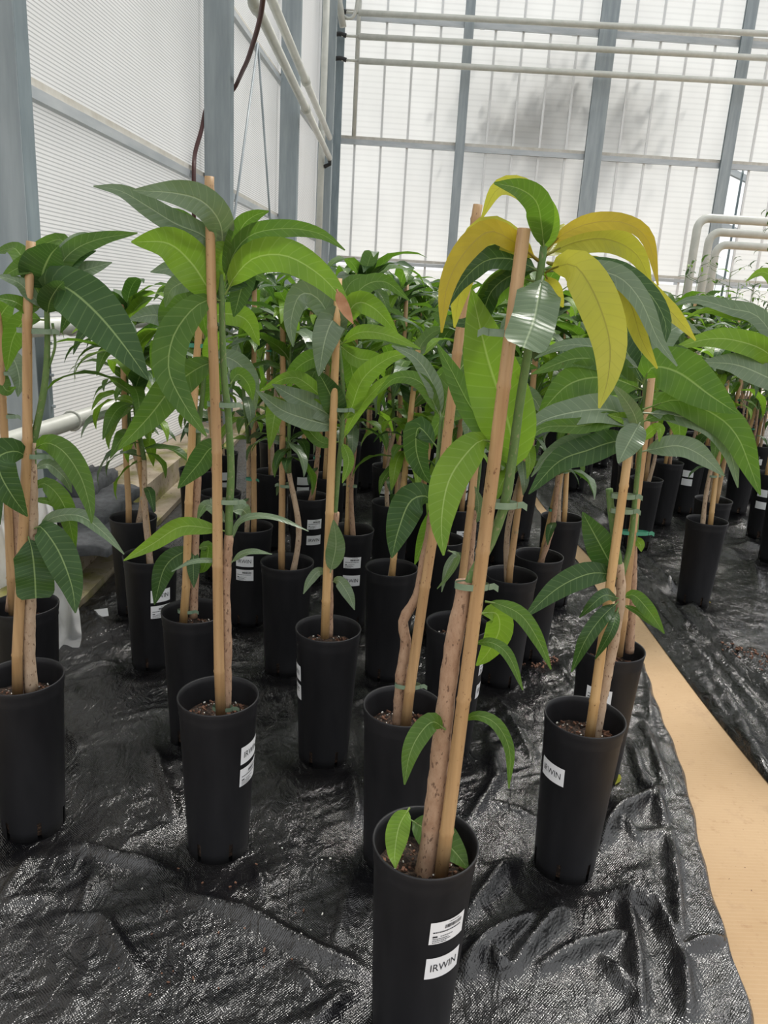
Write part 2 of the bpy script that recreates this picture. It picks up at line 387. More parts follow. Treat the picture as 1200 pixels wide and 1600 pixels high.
FOLDS_R = [(ridge_px((900, 775), (1000, 867), (1086, 970), (1200, 1090), (1330, 1230)), .035, .020),
           (ridge_px((880, 780), (1000, 905), (1095, 1015), (1200, 1140), (1330, 1290)), .028, .016),
           (ridge_px((1080, 976), (1172, 1071), (1300, 1200)), .03, .014), (ridge_px((1037, 945), (1130, 1100), (1200, 1220)), .03, .016),
           (ridge_px((1000, 930), (1060, 1010), (1150, 1160)), .018, .012), (ridge_px((1090, 860), (1160, 880)), .02, .014),
           (ridge_px((1150, 790), (1185, 925)), .025, .016), (ridge_px((1125, 780), (1180, 845)), .02, .014)]
for i in range(70):
    x = rng.uniform(1.5, 4.5); y = rng.uniform(2.2, 9); L = rng.uniform(.2, .7); a = rng.uniform(-.3, .9)
    FOLDS_R.append(([np.array([x, y]), np.array([x + L * math.sin(a), y - L * math.cos(a)])], rng.uniform(.008, .02), rng.uniform(.012, .03)))
for i in range(110):
    x = rng.uniform(-1.15, 1.1); y = rng.uniform(1.2, 5.5); L = rng.uniform(.1, .45); a = rng.normal(.1, .7)
    p0 = np.array([x, y]); p1 = p0 + L * np.array([math.sin(a), math.cos(a)]); pm = (p0 + p1) / 2 + rng.normal(0, .03, 2)
    FOLDS.append(([p0, pm, p1], rng.uniform(.004, .012), rng.uniform(.008, .02)))
POTS_XY = []
def sheet_height(X, Y, folds, seed):
    u = X * .9 + Y * .45; v = -X * .45 + Y * .9
    Hh = .012 * vnoise(X * 3, Y * 3, seed) + .006 * (1 - np.abs(2 * vnoise(u * 13, v * 5, seed + 1) - 1)) + .0045 * (1 - np.abs(2 * vnoise(u * 9 + 5, v * 26, seed + 2) - 1))
    Hh += .0022 * vnoise(X * 45, Y * 38, seed + 3)
    Fd = np.zeros_like(Hh)
    for pts, h, w in folds:
        best = np.full(X.shape, 9.); tt = np.zeros(X.shape); L = len(pts) - 1
        x0 = min(p[0] for p in pts) - .12; x1 = max(p[0] for p in pts) + .12; y0 = min(p[1] for p in pts) - .12; y1 = max(p[1] for p in pts) + .12
        msk = (X > x0) & (X < x1) & (Y > y0) & (Y < y1)
        if not msk.any(): continue
        xs, ys = X[msk], Y[msk]; bb = np.full(xs.shape, 9.); t2 = np.zeros(xs.shape)
        for k in range(L):
            a, b_ = np.array(pts[k]), np.array(pts[k + 1]); d = b_ - a; l2 = d @ d + 1e-9
            t = np.clip(((xs - a[0]) * d[0] + (ys - a[1]) * d[1]) / l2, 0, 1)
            dist = np.hypot(xs - a[0] - t * d[0], ys - a[1] - t * d[1]); s = dist < bb
            bb[s] = dist[s]; t2[s] = (k + t[s]) / L
        env = np.clip(np.sin(np.clip(t2 * .9 + .05, 0, 1) * math.pi), 0, 1) ** .6
        Fd[msk] = np.maximum(Fd[msk], 1.6 * h * env * (1 / (1 + (bb / (w * 1.15)) ** 2) ** 1.4))
    Hh = Hh + Fd
    for (px, py) in POTS_XY:
        d = np.hypot(X - px, Y - py); k = np.clip((d - (.095 if py < 4.4 and px < 2.2 else .15)) / .10, 0, 1); Hh = Hh * (k * k * (3 - 2 * k))
    return Hh
def make_sheet(name, xs_of, rows, folds, seed, label):
    V = []; n = None
    Xs = []; Ys = []
    for y in rows:
        xs = xs_of(y); n = len(xs); Xs.append(xs); Ys.append(np.full(n, y))
    X = np.array(Xs); Y = np.array(Ys); Z = .003 + sheet_height(X, Y, folds, seed)
    Z[:, 0] = .004; Z[:, -1] = np.minimum(Z[:, -1], .006)
    V = np.stack([X, Y, Z], -1).reshape(-1, 3); R_ = len(rows)
    idx = np.arange(R_ * n).reshape(R_, n)
    Fc = np.stack([idx[:-1, :-1], idx[:-1, 1:], idx[1:, 1:], idx[1:, :-1]], -1).reshape(-1, 4)
    me = bpy.data.meshes.new(name); me.from_pydata(V.tolist(), [], Fc.tolist()); me.update(); me.materials.append(M['plastic'])
    me.polygons.foreach_set('use_smooth', [True] * len(me.polygons))
    return tag(link(name, me), label, 'plastic sheet')

# ------------------------------------------------------------------ shared parts of a potted tree
PH = .44
def lathe(mb, prof, n, skip=None):
    vs = [(r * math.cos(2 * math.pi * k / n), r * math.sin(2 * math.pi * k / n), z) for r, z in prof for k in range(n)]; fs = []
    for i in range(len(prof) - 1):
        for k in range(n):
            if skip and skip(i, k): continue
            a, b_ = i * n + k, i * n + (k + 1) % n; fs.append((a, b_, b_ + n, a + n))
    return mb.add(vs, fs)
def pot_r(z): return .0775 + (.0965 - .0775) * z / PH
def pot_mesh(n, name):
    mb = MB()
    prof = [(.05, .0), (.0775, .0), (pot_r(.03), .03), (pot_r(.055), .055), (pot_r(.395), .395), (pot_r(.40) + .0015, .40), (pot_r(.41) + .0005, .408), (.0985, .425), (.1000, .437), (.0992, .4405),
            (.0955, .4385), (.0940, .425), (.0915, .41), (.0915, .400), (.0895, .392), (.087, .33)]
    seg = n // 6
    lathe(mb, prof, n, lambda i, k: i in (1, 2) and k % seg == 0)
    return mb.mesh(name, 'pot')
POT = pot_mesh(48, 'pot'); POT_LO = pot_mesh(24, 'pot_far')
def soil_mesh(n):
    mb = MB(); lathe(mb, [(.070, .01), (.0745, .055), (.0890, .372)], n)
    rs = [.089, .07, .05, .03, .012]
    vs = []
    for r in rs: vs += [(r * math.cos(2 * math.pi * k / n), r * math.sin(2 * math.pi * k / n), .372 + random.uniform(-.004, .008)) for k in range(n)]
    fs = [(i * n + k, i * n + (k + 1) % n, (i + 1) * n + (k + 1) % n, (i + 1) * n + k) for i in range(4) for k in range(n)] + [tuple(4 * n + k for k in range(n))]
    mb.add(vs, fs); return mb.mesh('soil', 'soil', False)
SOIL = soil_mesh(24)
def bits_mesh(n, r0, s0, s1, zf, mt, seed):
    rd = random.Random(seed); mb = MB()
    for i in range(n):
        a = rd.uniform(0, 6.283); r = r0 * math.sqrt(rd.random()); x, y = r * math.cos(a), r * math.sin(a); s = rd.uniform(s0, s1)
        c = np.array([x, y, zf + s * .3]); q = rd.uniform(0, 3)
        A = [(math.cos(q), math.sin(q), rd.uniform(-.4, .4)), (-math.sin(q), math.cos(q), rd.uniform(-.4, .4)), (0, 0, 1)]
        mb.box(c, s * rd.uniform(.6, 1.8), s * .7, s * .5, [unit(k) for k in A])
    return mb.mesh('bits', mt, False)
CHIPS = bits_mesh(110, .082, .004, .009, .375, 'crumb', 1); PERL = bits_mesh(26, .08, .002, .0045, .378, 'perlite', 2)
# labels, bent round the pot at local angle 0 (facing -Y)
def bend(x, z, lift):
    r = pot_r(z) + lift; a = x / pot_r(z) - math.pi / 2; return (r * math.cos(a), r * math.sin(a), z)
def sticker(w, h, zc, mt, name):
    nx, ny = 8, 2; vs = []; fs = []
    for j in range(ny + 1):
        for i in range(nx + 1): vs.append(bend(-w / 2 + w * i / nx, zc - h / 2 + h * j / ny, .0012))
    for j in range(ny):
        for i in range(nx): a = j * (nx + 1) + i; fs.append((a, a + 1, a + nx + 2, a + nx + 1))
    return MB().add(vs, fs).mesh(name, mt)
def text_mesh(txt, size, zc):
    cu = bpy.data.curves.new('t', 'FONT'); cu.body = txt; cu.size = size; cu.align_x = 'CENTER'; cu.align_y = 'CENTER'
    to = bpy.data.objects.new('t', cu); COL.objects.link(to)
    me = bpy.data.meshes.new_from_object(to.evaluated_get(bpy.context.evaluated_depsgraph_get()))
    bm = bmesh.new(); bm.from_mesh(me); bmesh.ops.triangulate(bm, faces=bm.faces[:])
    for v in bm.verts: v.co = bend(v.co.x * .9, zc + v.co.y * 1.08, .0019)
    bm.to_mesh(me); bm.free(); me.materials.clear(); me.materials.append(M['ink']); me.name = 'lettering'
    bpy.data.objects.remove(to); bpy.data.curves.remove(cu); return me
def print_mesh(w, h, zc):
    mb = MB(); rd = random.Random(5)
    def q(x0, x1, z0, z1): mb.add([bend(x0, z0, .0019), bend(x1, z0, .0019), bend(x1, z1, .0019), bend(x0, z1, .0019)], [(0, 1, 2, 3)])
    x = -w * .12
    while x < w * .38:
        d = rd.choice((.0006, .001, .0014)); q(x, x + d, zc + h * .16, zc + h * .32); x += d + rd.choice((.0006, .001))
    for zz, x0, x1, t in ((.40, -.02, .3, .025), (.02, -.42, .36, .05), (-.17, -.22, .12, .03), (-.27, -.42, .0, .03), (-.35, -.42, .06, .03), (-.43, -.42, -.05, .03)):
        xx = x0 * w
        while xx < x1 * w:
            d = rd.uniform(.0015, .005); q(xx, min(xx + d, x1 * w), zc + zz * h, zc + zz * h + t * h); xx += d + .0008
    q(-w * .42, -w * .30, zc - h * .19, zc - h * .12)
    return mb.mesh('print', 'ink', False)
LW, LH = .075, .049
LBL = {}
for key, z1, z2 in (('barcode_top', .315, .232), ('name_top', .245, .308)):
    LBL[key] = [(sticker(LW, .05, z1, 'label', 'barcode_label'), print_mesh(LW, .05, z1)), (sticker(LW, LH, z2, 'label', 'name_label'), text_mesh('IRWIN', .0225, z2))]
def add_labels(root, key, ang, plain=False, only=None):
    for nm, sub, (a, b_) in (('barcode_label', 'print', LBL[key][0]), ('name_label', 'lettering', LBL[key][1])):
        if only and nm != only: continue
        o = link(nm, a, root); o.rotation_euler.z = ang - root.rotation_euler.z; o['label'] = 'white barcode sticker' if sub == 'print' else 'white sticker printed IRWIN'
        if not plain: link(sub, b_, o)

# ------------------------------------------------------------------ leaves
def leaf_mesh(spine, width, normals, mt, n=16, fold=.16, wave=.07, ph=0., petiole=True, curl=0., blunt=False):
    P = spline(spine, n + 1); V = []; UV = []; fs = []; uvs = []
    cross = (-1, -.55, 0, .55, 1)
    for i, p in enumerate(P):
        t = i / n; T = unit(P[min(i + 1, n)] - P[max(i - 1, 0)])
        nn = normals(p, t); nn = nn - T * (nn @ T); nn = unit(nn) if np.linalg.norm(nn) > 1e-6 else np.array([0, 0, 1.])
        S = np.cross(T, nn)
        tb = max(0., (t - .06) / .94)
        w = max(.0014, width / 2 * (max(0, math.sin(math.pi * min(1, tb ** .72 * 1.0))) ** .8 if not blunt else min(1, tb * 3.5) ** .7 * (1 if t < .93 else (1 - (t - .93) * 4))))
        for c in cross:
            z = fold * abs(c) * w + wave * w * abs(c) * math.sin(t * 17 + ph + (1.3 if c > 0 else 0)) * 1.6 - curl * w * c * c
            V.append(p + S * c * w + nn * z); UV.append(((c + 1) / 2, t))
    for i in range(n):
        for k in range(4):
            a = i * 5 + k; fs.append((a, a + 1, a + 6, a + 5))
    mb = MB().add(V, fs); nb = len(fs)
    if petiole: mb.tube(P[:3], [.0022, .0019, .0012], 4, False)
    me = bpy.data.meshes.new('leaf'); me.from_pydata(mb.v, [], mb.f); me.update(); me.materials.append(M[mt])
    me.polygons.foreach_set('use_smooth', [True] * len(me.polygons))
    uvl = me.uv_layers.new(name='UVMap'); full = UV + [(.5, .02)] * (len(mb.v) - len(UV))
    li = np.zeros(len(me.loops), dtype=np.int32); me.loops.foreach_get('vertex_index', li)
    uvl.data.foreach_set('uv', np.array(full, dtype=np.float32)[li].ravel())
    return me
# leaf shapes for the rows behind: start at the origin, run along +X, droop by gravity
def droop_leaf(L, w, a0, a1, mt, ph, tw=0., n=10):
    pts = [np.zeros(3)]; N_ = 8
    for i in range(N_):
        a = math.radians(a0 + (a1 - a0) * (i / (N_ - 1)) ** 1.15)
        pts.append(pts[-1] + L / N_ * np.array([math.cos(a), tw * math.sin(i * .5) * .35, math.sin(a)]))
    return leaf_mesh(pts, w, lambda p, t: np.array([.5, .35 * tw, .9]), mt, n, .18, .09, ph)
PROTO = {}
SH = [(.30, .066, 55, -45), (.27, .062, 30, -70), (.33, .070, 70, -35), (.25, .060, 5, -80), (.29, .058, 45, -15), (.22, .055, -10, -85), (.31, .072, 60, -75), (.18, .045, 20, -60)]
for mt_ in ('green', 'deep', 'bright', 'sheen'):
    PROTO[mt_] = [droop_leaf(L, w, a0, a1, mt_, i * 1.7, (-1, 1, .4, -.5)[i % 4]) for i, (L, w, a0, a1) in enumerate(SH)]

def stake_pts(a, b_, n=22):
    a, b_ = np.array(a, float), np.array(b_, float); L = np.linalg.norm(b_ - a); pts = []; rs = []
    nodes = [.12 + .27 * k for k in range(8)]
    ts = sorted(set([0, 1] + [min(1, max(0, (d + e) / L)) for d in nodes for e in (-.006, 0, .006)]))
    bow = np.array([random.uniform(-1, 1), random.uniform(-1, 1), 0]) * .004
    for t in ts:
        near = min(abs(t * L - d) for d in nodes); pts.append(a + (b_ - a) * t + bow * math.sin(t * 9))
        rs.append(.0130 - .0032 * t + (.0014 if near < .003 else 0))
    return pts, rs
def knobby(pts, r0, r1, n, seed, k=.14):
    rd = random.Random(seed); P = spline(pts, n); return P, [(r0 + (r1 - r0) * i / (n - 1)) * (1 + rd.uniform(-k * .4, k)) for i in range(n)]
def tie_mesh(c, d, w, mt, tail=1, h=.011, r=.0125):
    # flat tape loop around two canes: centre c, direction d from cane to stem, half spread w
    d = unit((d[0], d[1], 0)); q = np.array([-d[1], d[0], 0]); n = 16; vs = []; fs = []
    for j in (-1, 1):
        for k in range(n):
            a = 2 * math.pi * k / n; vs.append(np.array(c) + d * (math.cos(a) * (w + r)) + q * math.sin(a) * r + np.array([0, 0, j * h / 2]))
    for k in range(n): fs.append((k, (k + 1) % n, n + (k + 1) % n, n + k))
    e = np.array(c) + d * (w + r) * tail
    o = len(vs); f2 = d * tail
    for dz, ln in ((0, 0), (.002, .008), (-.003, .016)):
        vs += [e + f2 * ln + np.array([0, 0, dz - h / 2]) - q * .003, e + f2 * ln + np.array([0, 0, dz + h / 2]) - q * .003]
    fs += [(o, o + 2, o + 3, o + 1), (o + 2, o + 4, o + 5, o + 3)]
    return MB().add(vs, fs).mesh('tie', mt)

# ------------------------------------------------------------------ trees traced closely (front rows)
def px3(p, y): return ony(p[0], p[1], y)
def hero(px, py, label, stake=None, trunk=None, shoots=(), leaves=(), ties=(), labels=None, group=None, y=None, extra_stakes=(), bark_='bark', stake_mat='bamboo_red', stake_dy=0., trunk_r=(.0135, .0105), pot=True):
    base = onz(px, py, PH); base[2] = .0031; Y = base[1]; POTS_XY.append((base[0], base[1]))
    root = empty('potted_mango_tree', base, label, 'potted tree', group)
    link('pot', POT, root); link('soil', SOIL, root).rotation_euler.z = random.uniform(0, 6)
    c = link('soil_chips', CHIPS, root); c['kind'] = 'stuff'; c = link('perlite', PERL, root); c['kind'] = 'stuff'
    if stake:
        a = px3(stake[0], Y - .02 + stake_dy); b_ = px3(stake[1], Y - .02 + stake_dy); d = (b_ - a) / np.linalg.norm(b_ - a); a = a - d * .03
        P, R_ = stake_pts(a, b_); MB().tube(P, R_, 10).build('stake', stake_mat, root, True, base)
    for s in extra_stakes:
        a = px3(s[0], Y + .02); b_ = px3(s[1], Y + .02); P, R_ = stake_pts(a, b_); MB().tube(P, [r * .85 for r in R_], 10).build('stake', 'bamboo', root, True, base)
    if trunk:
        pts = [px3(p, Y) for p in trunk]; pts[0] = pts[0] - np.array([0, 0, .02])
        P, R_ = knobby(pts, trunk_r[0], trunk_r[1], 26, len(trunk)); MB().tube(P, R_, 10).build('trunk', bark_, root, True, base)
    for s in shoots:
        pts = [px3(p, Y) for p in s[0]]; P, R_ = knobby(pts, s[1], s[2], 20, 3, .05); MB().tube(P, R_, 8).build('shoot', 'shoot', root, True, base)
    for i, L in enumerate(leaves): hero_leaf(root, base, Y, L, i)
    for t in ties:
        cpt = px3(t[0], Y - .012); wv = t[1] * np.linalg.norm(cpt - CP) / F
        me = tie_mesh(cpt - base, (1, 0), wv, t[2] if len(t) > 2 else 'tie', t[3] if len(t) > 3 else 1); link('tie', me, root)
    if labels: add_labels(root, *labels)
    return root
def hero_leaf(root, base, Y, L, i):
    pts, wpx, mt_ = L[0], L[1], L[2]; o = L[3] if len(L) > 3 else {}
    d0, d1 = o.get('d', (0, -.06)); k = o.get('k', .35); n = len(pts)
    P = [px3(p, Y + d0 + (d1 - d0) * (j / (n - 1)) + (o.get('b', 0) * math.sin(math.pi * j / (n - 1)))) for j, p in enumerate(pts)]
    mid = sum(P) / n; zc = np.linalg.norm(mid - CP); w = wpx * zc / F
    flip = o.get('f', 1); side = o.get('s', 0)
    def nf(p, t):
        v = unit(CP - p); u = np.array([side, 0, 1.]); return (v * (1 - k) + u * k) * flip
    T = unit(P[-1] - P[0]); nn = nf(mid, .5); nn = nn - T * (nn @ T); nn = unit(nn); v = unit(CP - mid); v = v - T * (v @ T)
    cs = max(.78, abs(nn @ unit(v)))
    me = leaf_mesh(P, w / cs, nf, mt_, 18, o.get('fold', .15), o.get('wave', .085), i * 1.3, True, o.get('curl', 0), o.get('blunt', False))
    me.transform(Matrix.Translation(tuple(-x for x in base))); ob = link('leaf', me, root)
    if mt_ in ('yellow', 'olive'): ob['label'] = 'yellowing leaf'
    return ob

# --- the nearest tree, with yellowing leaves at its top
hero(665, 1315, 'mango tree with drooping yellow leaves, two leaves in its pot, barcode above IRWIN sticker',
     ((690, 1362), (819, 357)), [(664, 1362), (680, 1250), (693, 1130), (708, 1010), (722, 940), (725, 908)],
     [([(720, 950), (738, 900), (765, 850), (788, 790), (800, 720), (812, 630), (828, 530), (842, 440), (850, 385)], .0095, .0055),
      ([(742, 960), (752, 925), (752, 905)], .006, .004)],
     [([(850, 392), (846, 350), (838, 315), (812, 295), (772, 286)], 40, 'green', dict(d=(0, -.10), k=.1)),
      ([(850, 392), (842, 330), (815, 295), (778, 295), (752, 342)], 32, 'yellow', dict(d=(0, .06), k=.2)),
      ([(850, 395), (856, 350), (846, 312), (830, 300)], 34, 'bright', dict(d=(0, -.02), k=.2)),
      ([(846, 410), (800, 376), (762, 362), (722, 400), (698, 450), (690, 520)], 36, 'olive', dict(d=(0, -.05), k=.2, s=-.6)),
      ([(846, 412), (790, 370), (755, 366), (728, 420), (716, 470), (710, 512)], 44, 'yellow', dict(d=(0, .06), k=.15, s=-.6)),
      ([(845, 425), (800, 405), (758, 408), (722, 440), (697, 482)], 34, 'deep', dict(d=(0, .02), k=.35, s=-.5)),
      ([(846, 420), (800, 430), (768, 455), (745, 500), (690, 505)], 30, 'deep', dict(d=(0, .10), k=.3)),
      ([(852, 392), (880, 366), (925, 348), (975, 348), (1012, 375), (1028, 446)], 24, 'olive', dict(d=(0, -.02), k=.3, s=.5)),
      ([(854, 398), (900, 378), (950, 374), (995, 398), (1018, 450)], 38, 'yellow', dict(d=(0, .05), k=.15, s=.4)),
      ([(852, 426), (872, 416), (900, 416), (930, 462), (952, 530), (950, 590), (936, 638)], 60, 'yellow', dict(d=(0, -.16), k=.05, fold=.08)),
      ([(852, 420), (900, 414), (960, 425), (1012, 456), (1040, 505), (1036, 545)], 30, 'deep', dict(d=(0, -.08), k=.35, s=.5)),
      ([(852, 424), (910, 420), (965, 432), (1000, 468), (1028, 530), (1058, 572)], 30, 'sheen', dict(d=(0, -.10), k=.3, s=.4)),
      ([(854, 410), (930, 420), (990, 455), (1015, 500), (1032, 545)], 34, 'yellow', dict(d=(0, .06), k=.2)),
      ([(856, 412), (930, 425), (980, 465), (1002, 530), (1027, 576)], 36, 'yellow', dict(d=(0, .03), k=.1)),
      ([(858, 412), (960, 430), (1036, 478), (1062, 502), (1087, 532)], 34, 'yellow', dict(d=(0, .10), k=.2)),
      ([(848, 432), (842, 460), (834, 500), (818, 543)], 66, 'sheen', dict(d=(-.02, -.13), k=.05, blunt=True, fold=.08)),
      ([(802, 748), (800, 690), (788, 640), (762, 560), (737, 452)], 92, 'bright', dict(d=(.02, .04), k=.0, fold=.06)),
      ([(800, 745), (775, 690), (735, 635), (706, 580), (683, 537)], 42, 'green', dict(d=(.03, .08), k=.05)),
      ([(852, 402), (868, 378), (882, 350)], 36, 'yellow', dict(d=(0, .08), k=.0)),
      ([(852, 430), (866, 455), (880, 480)], 24, 'yellow', dict(d=(0, .06), k=.0)),
      ([(838, 440), (800, 436), (760, 470), (752, 520)], 42, 'green', dict(d=(0, .09), k=.1)),
      ([(770, 690), (745, 692), (704, 745), (690, 810), (693, 868)], 58, 'bright', dict(d=(0, -.10), k=.02, wave=.09)),
      ([(758, 940), (782, 945), (815, 962), (842, 1002), (861, 1046)], 24, 'green', dict(d=(0, -.05), k=.15, wave=.09)),
      ([(745, 960), (775, 958), (780, 985), (762, 1020), (744, 1040)], 42, 'bright', dict(d=(.03, .06), k=.1)),
      ([(738, 1006), (768, 1004), (795, 1025), (817, 1078)], 17, 'green', dict(d=(0, -.05), k=.3)),
      ([(716, 1130), (745, 1118), (776, 1132), (796, 1172), (795, 1232)], 18, 'green', dict(d=(0, -.05), k=.25)),
      ([(696, 1140), (676, 1128), (655, 1148), (640, 1180), (632, 1226)], 32, 'green', dict(d=(-.02, -.09), k=.1, wave=.12)),
      ([(640, 1262), (624, 1290), (617, 1330), (618, 1357)], 34, 'bright', dict(d=(.02, -.06), k=.3)),
      ([(640, 1280), (672, 1300), (705, 1325), (732, 1358)], 48, 'green', dict(d=(.06, -.02), k=.4)),
      ],
     [((796, 521), 20, 'tie', -1), ((783, 788), 13, 'tie', 1), ((737, 915), 15, 'tie', 1)], ('barcode_top', math.radians(30)), trunk_r=(.0185, .0135))

# --- second row of the photograph, from the wall to the bare strip
hero(35, 1057, 'mango tree with one huge dark leaf over the low cream pipes, pot without stickers',
     ((28, 1072), (50, 377)), [(48, 1070), (45, 1000), (48, 900), (50, 800), (48, 720), (50, 690)],
     [([(48, 800), (50, 740), (52, 690), (58, 665), (70, 600), (74, 540), (73, 480), (70, 440)], .0105, .0055), ([(45, 700), (44, 665), (46, 655)], .010, .009),
      ([(76, 575), (86, 540), (82, 505)], .003, .0031)],
     [([(72, 470), (80, 445), (108, 452), (150, 488), (190, 535), (232, 594)], 72, 'deep', dict(d=(0, -.14), k=.1, fold=.1)),
      ([(70, 455), (66, 430), (78, 400), (92, 384)], 62, 'deep', dict(d=(0, -.05), k=.0)),
      ([(74, 492), (78, 470), (90, 450), (100, 440)], 34, 'deep', dict(d=(0, -.08), k=.0)),
      ([(72, 460), (95, 432), (120, 405), (150, 392)], 22, 'deep', dict(d=(0, .05), k=.4)),
      ([(72, 455), (105, 400), (150, 375), (215, 364)], 26, 'green', dict(d=(0, .08), k=.3)),
      ([(72, 460), (110, 390), (135, 372), (165, 380)], 26, 'sheen', dict(d=(0, .12), k=.3)),
      ([(70, 470), (105, 435), (140, 420), (175, 410)], 28, 'sheen', dict(d=(0, .10), k=.3)),
      ([(66, 460), (55, 415), (30, 418), (2, 434)], 28, 'green', dict(d=(0, -.05), k=.2)),
      ([(66, 480), (53, 466), (28, 441), (-8, 430)], 18, 'sheen', dict(d=(0, -.06), k=.4)),
      ([(66, 480), (40, 480), (20, 470), (-10, 465)], 20, 'green', dict(d=(0, -.06), k=.4)),
      ([(66, 470), (30, 395), (10, 390), (-20, 400)], 24, 'green', dict(d=(0, .08), k=.4)),
      ([(72, 470), (100, 380), (60, 385), (20, 405)], 20, 'green', dict(d=(0, .12), k=.3)),
      ([(74, 482), (112, 480), (106, 494), (95, 520)], 20, 'deep', dict(d=(0, .02), k=.2)),
      ([(70, 500), (40, 500), (20, 530), (10, 580)], 30, 'green', dict(d=(0, .06), k=.1)),
      ([(50, 705), (72, 692), (100, 706), (126, 745), (140, 790), (143, 818)], 34, 'green', dict(d=(0, -.07), k=.05, fold=.2)),
      ([(52, 770), (66, 755), (86, 768), (104, 800), (118, 862)], 28, 'green', dict(d=(0, .02), k=.05)),
      ([(44, 838), (50, 860), (54, 895), (56, 935)], 50, 'deep', dict(d=(-.02, -.05), k=.0, fold=.06, blunt=True)),
      ([(54, 826), (66, 825), (92, 862), (112, 915), (118, 958)], 46, 'deep', dict(d=(-.01, -.08), k=.0, fold=.08)),
      ([(56, 828), (85, 808), (125, 806), (160, 830), (194, 866)], 20, 'sheen', dict(d=(0, -.03), k=.35)),
      ([(52, 780), (80, 785), (95, 800)], 10, 'green', dict(d=(0, .03), k=.3)),
      ([(46, 716), (24, 705), (-2, 714), (0, 740), (20, 776), (43, 807)], 46, 'deep', dict(d=(-.01, -.06), b=-.05, k=.0)),
      ([(52, 735), (75, 725), (100, 745), (112, 770)], 18, 'sheen', dict(d=(0, .06), k=.3))],
     [((54, 517), 17, 'tie', 1), ((48, 712), 15, 'tie', 1)], None, bark_='bark_pale', trunk_r=(.0155, .0125))
hero(341, 1087, 'mango tree on the tallest bamboo stake, long arching top leaves, pot stickers turned sideways',
     ((345, 1100), (328, 276)), [(352, 1095), (354, 1000), (352, 920), (356, 860), (358, 835)],
     [([(358, 845), (358, 800), (361, 740), (359, 690), (356, 640), (351, 600), (348, 540), (347, 480), (345, 420)], .0095, .006)],
     [([(346, 420), (322, 372), (275, 350), (230, 322), (188, 298), (146, 291)], 34, 'sheen', dict(d=(0, -.06), k=.25)),
      ([(346, 400), (345, 352), (318, 316), (275, 302), (208, 297)], 44, 'sheen', dict(d=(0, -.12), k=.15)),
      ([(342, 470), (326, 452), (300, 412), (262, 380), (205, 378)], 60, 'bright', dict(d=(0, -.05), k=.0)),
      ([(344, 440), (325, 392), (300, 366), (263, 347)], 48, 'green', dict(d=(0, .05), k=.0)),
      ([(348, 445), (352, 410), (352, 375), (345, 345)], 34, 'bright', dict(d=(0, -.02), k=.0)),
      ([(352, 440), (366, 395), (378, 355), (398, 337), (420, 330)], 34, 'green', dict(d=(0, -.04), k=.0)),
      ([(352, 440), (366, 395), (395, 366), (450, 357), (502, 366), (539, 391)], 28, 'green', dict(d=(0, -.06), k=.12)),
      ([(352, 460), (370, 428), (400, 402), (448, 400), (500, 430), (535, 470), (540, 495)], 50, 'bright', dict(d=(0, -.10), k=.05)),
      ([(526, 452), (533, 470), (543, 490), (552, 506)], 17, 'dryleaf', dict(d=(-.115, -.12), k=.0)),
      ([(350, 470), (322, 470), (296, 488), (270, 528), (264, 580), (288, 632), (323, 682)], 50, 'green', dict(d=(0, -.16), k=.0, fold=.1)),
      ([(348, 560), (310, 575), (270, 605), (232, 652), (184, 703)], 48, 'green', dict(d=(0, -.06), k=.0)),
      ([(344, 430), (320, 380), (290, 345), (262, 330), (240, 330)], 24, 'green', dict(d=(0, .10), k=.3)),
      ([(350, 470), (330, 440), (318, 490), (325, 530)], 34, 'green', dict(d=(0, .08), k=.1)),
      ([(350, 460), (380, 430), (372, 470), (365, 495)], 36, 'deep', dict(d=(0, .03), k=.1)),
      ([(352, 450), (390, 372), (420, 368), (442, 385)], 16, 'green', dict(d=(0, .08), k=.3)),
      ([(352, 520), (330, 540), (322, 570)], 24, 'bright', dict(d=(0, .05), k=.1)),
      ([(350, 480), (310, 440), (270, 450), (258, 480)], 30, 'sheen', dict(d=(0, .12), k=.2)),
      ([(360, 600), (372, 585), (388, 600), (395, 625)], 24, 'green', dict(d=(0, .03), k=.1)),
      ([(356, 700), (330, 700), (310, 725), (278, 763)], 36, 'deep', dict(d=(0, .06), k=.05)),
      ([(352, 830), (330, 826), (283, 823), (238, 850), (193, 876)], 28, 'bright', dict(d=(0, -.03), k=.05)),
      ([(352, 880), (330, 876), (300, 878), (268, 893)], 8, 'sheen', dict(d=(0, -.05), k=.3)),
      ([(360, 850), (372, 818), (400, 806), (440, 812), (482, 830)], 10, 'sheen', dict(d=(0, -.02), k=.5)),
      ([(360, 880), (380, 865), (400, 862), (425, 866)], 10, 'sheen', dict(d=(0, -.02), k=.4)),
      ([(362, 800), (378, 796), (392, 812)], 22, 'sheen', dict(d=(0, .03), k=.2)),
      ([(355, 820), (335, 795), (320, 790), (308, 812)], 18, 'sheen', dict(d=(0, .04), k=.2))],
     [((351, 783), 14, 'tie', 1), ((346, 632), 13, 'tie', 1), ((348, 1106), 8, 'tie', 1)], ('name_top', math.radians(71)), stake_dy=0)
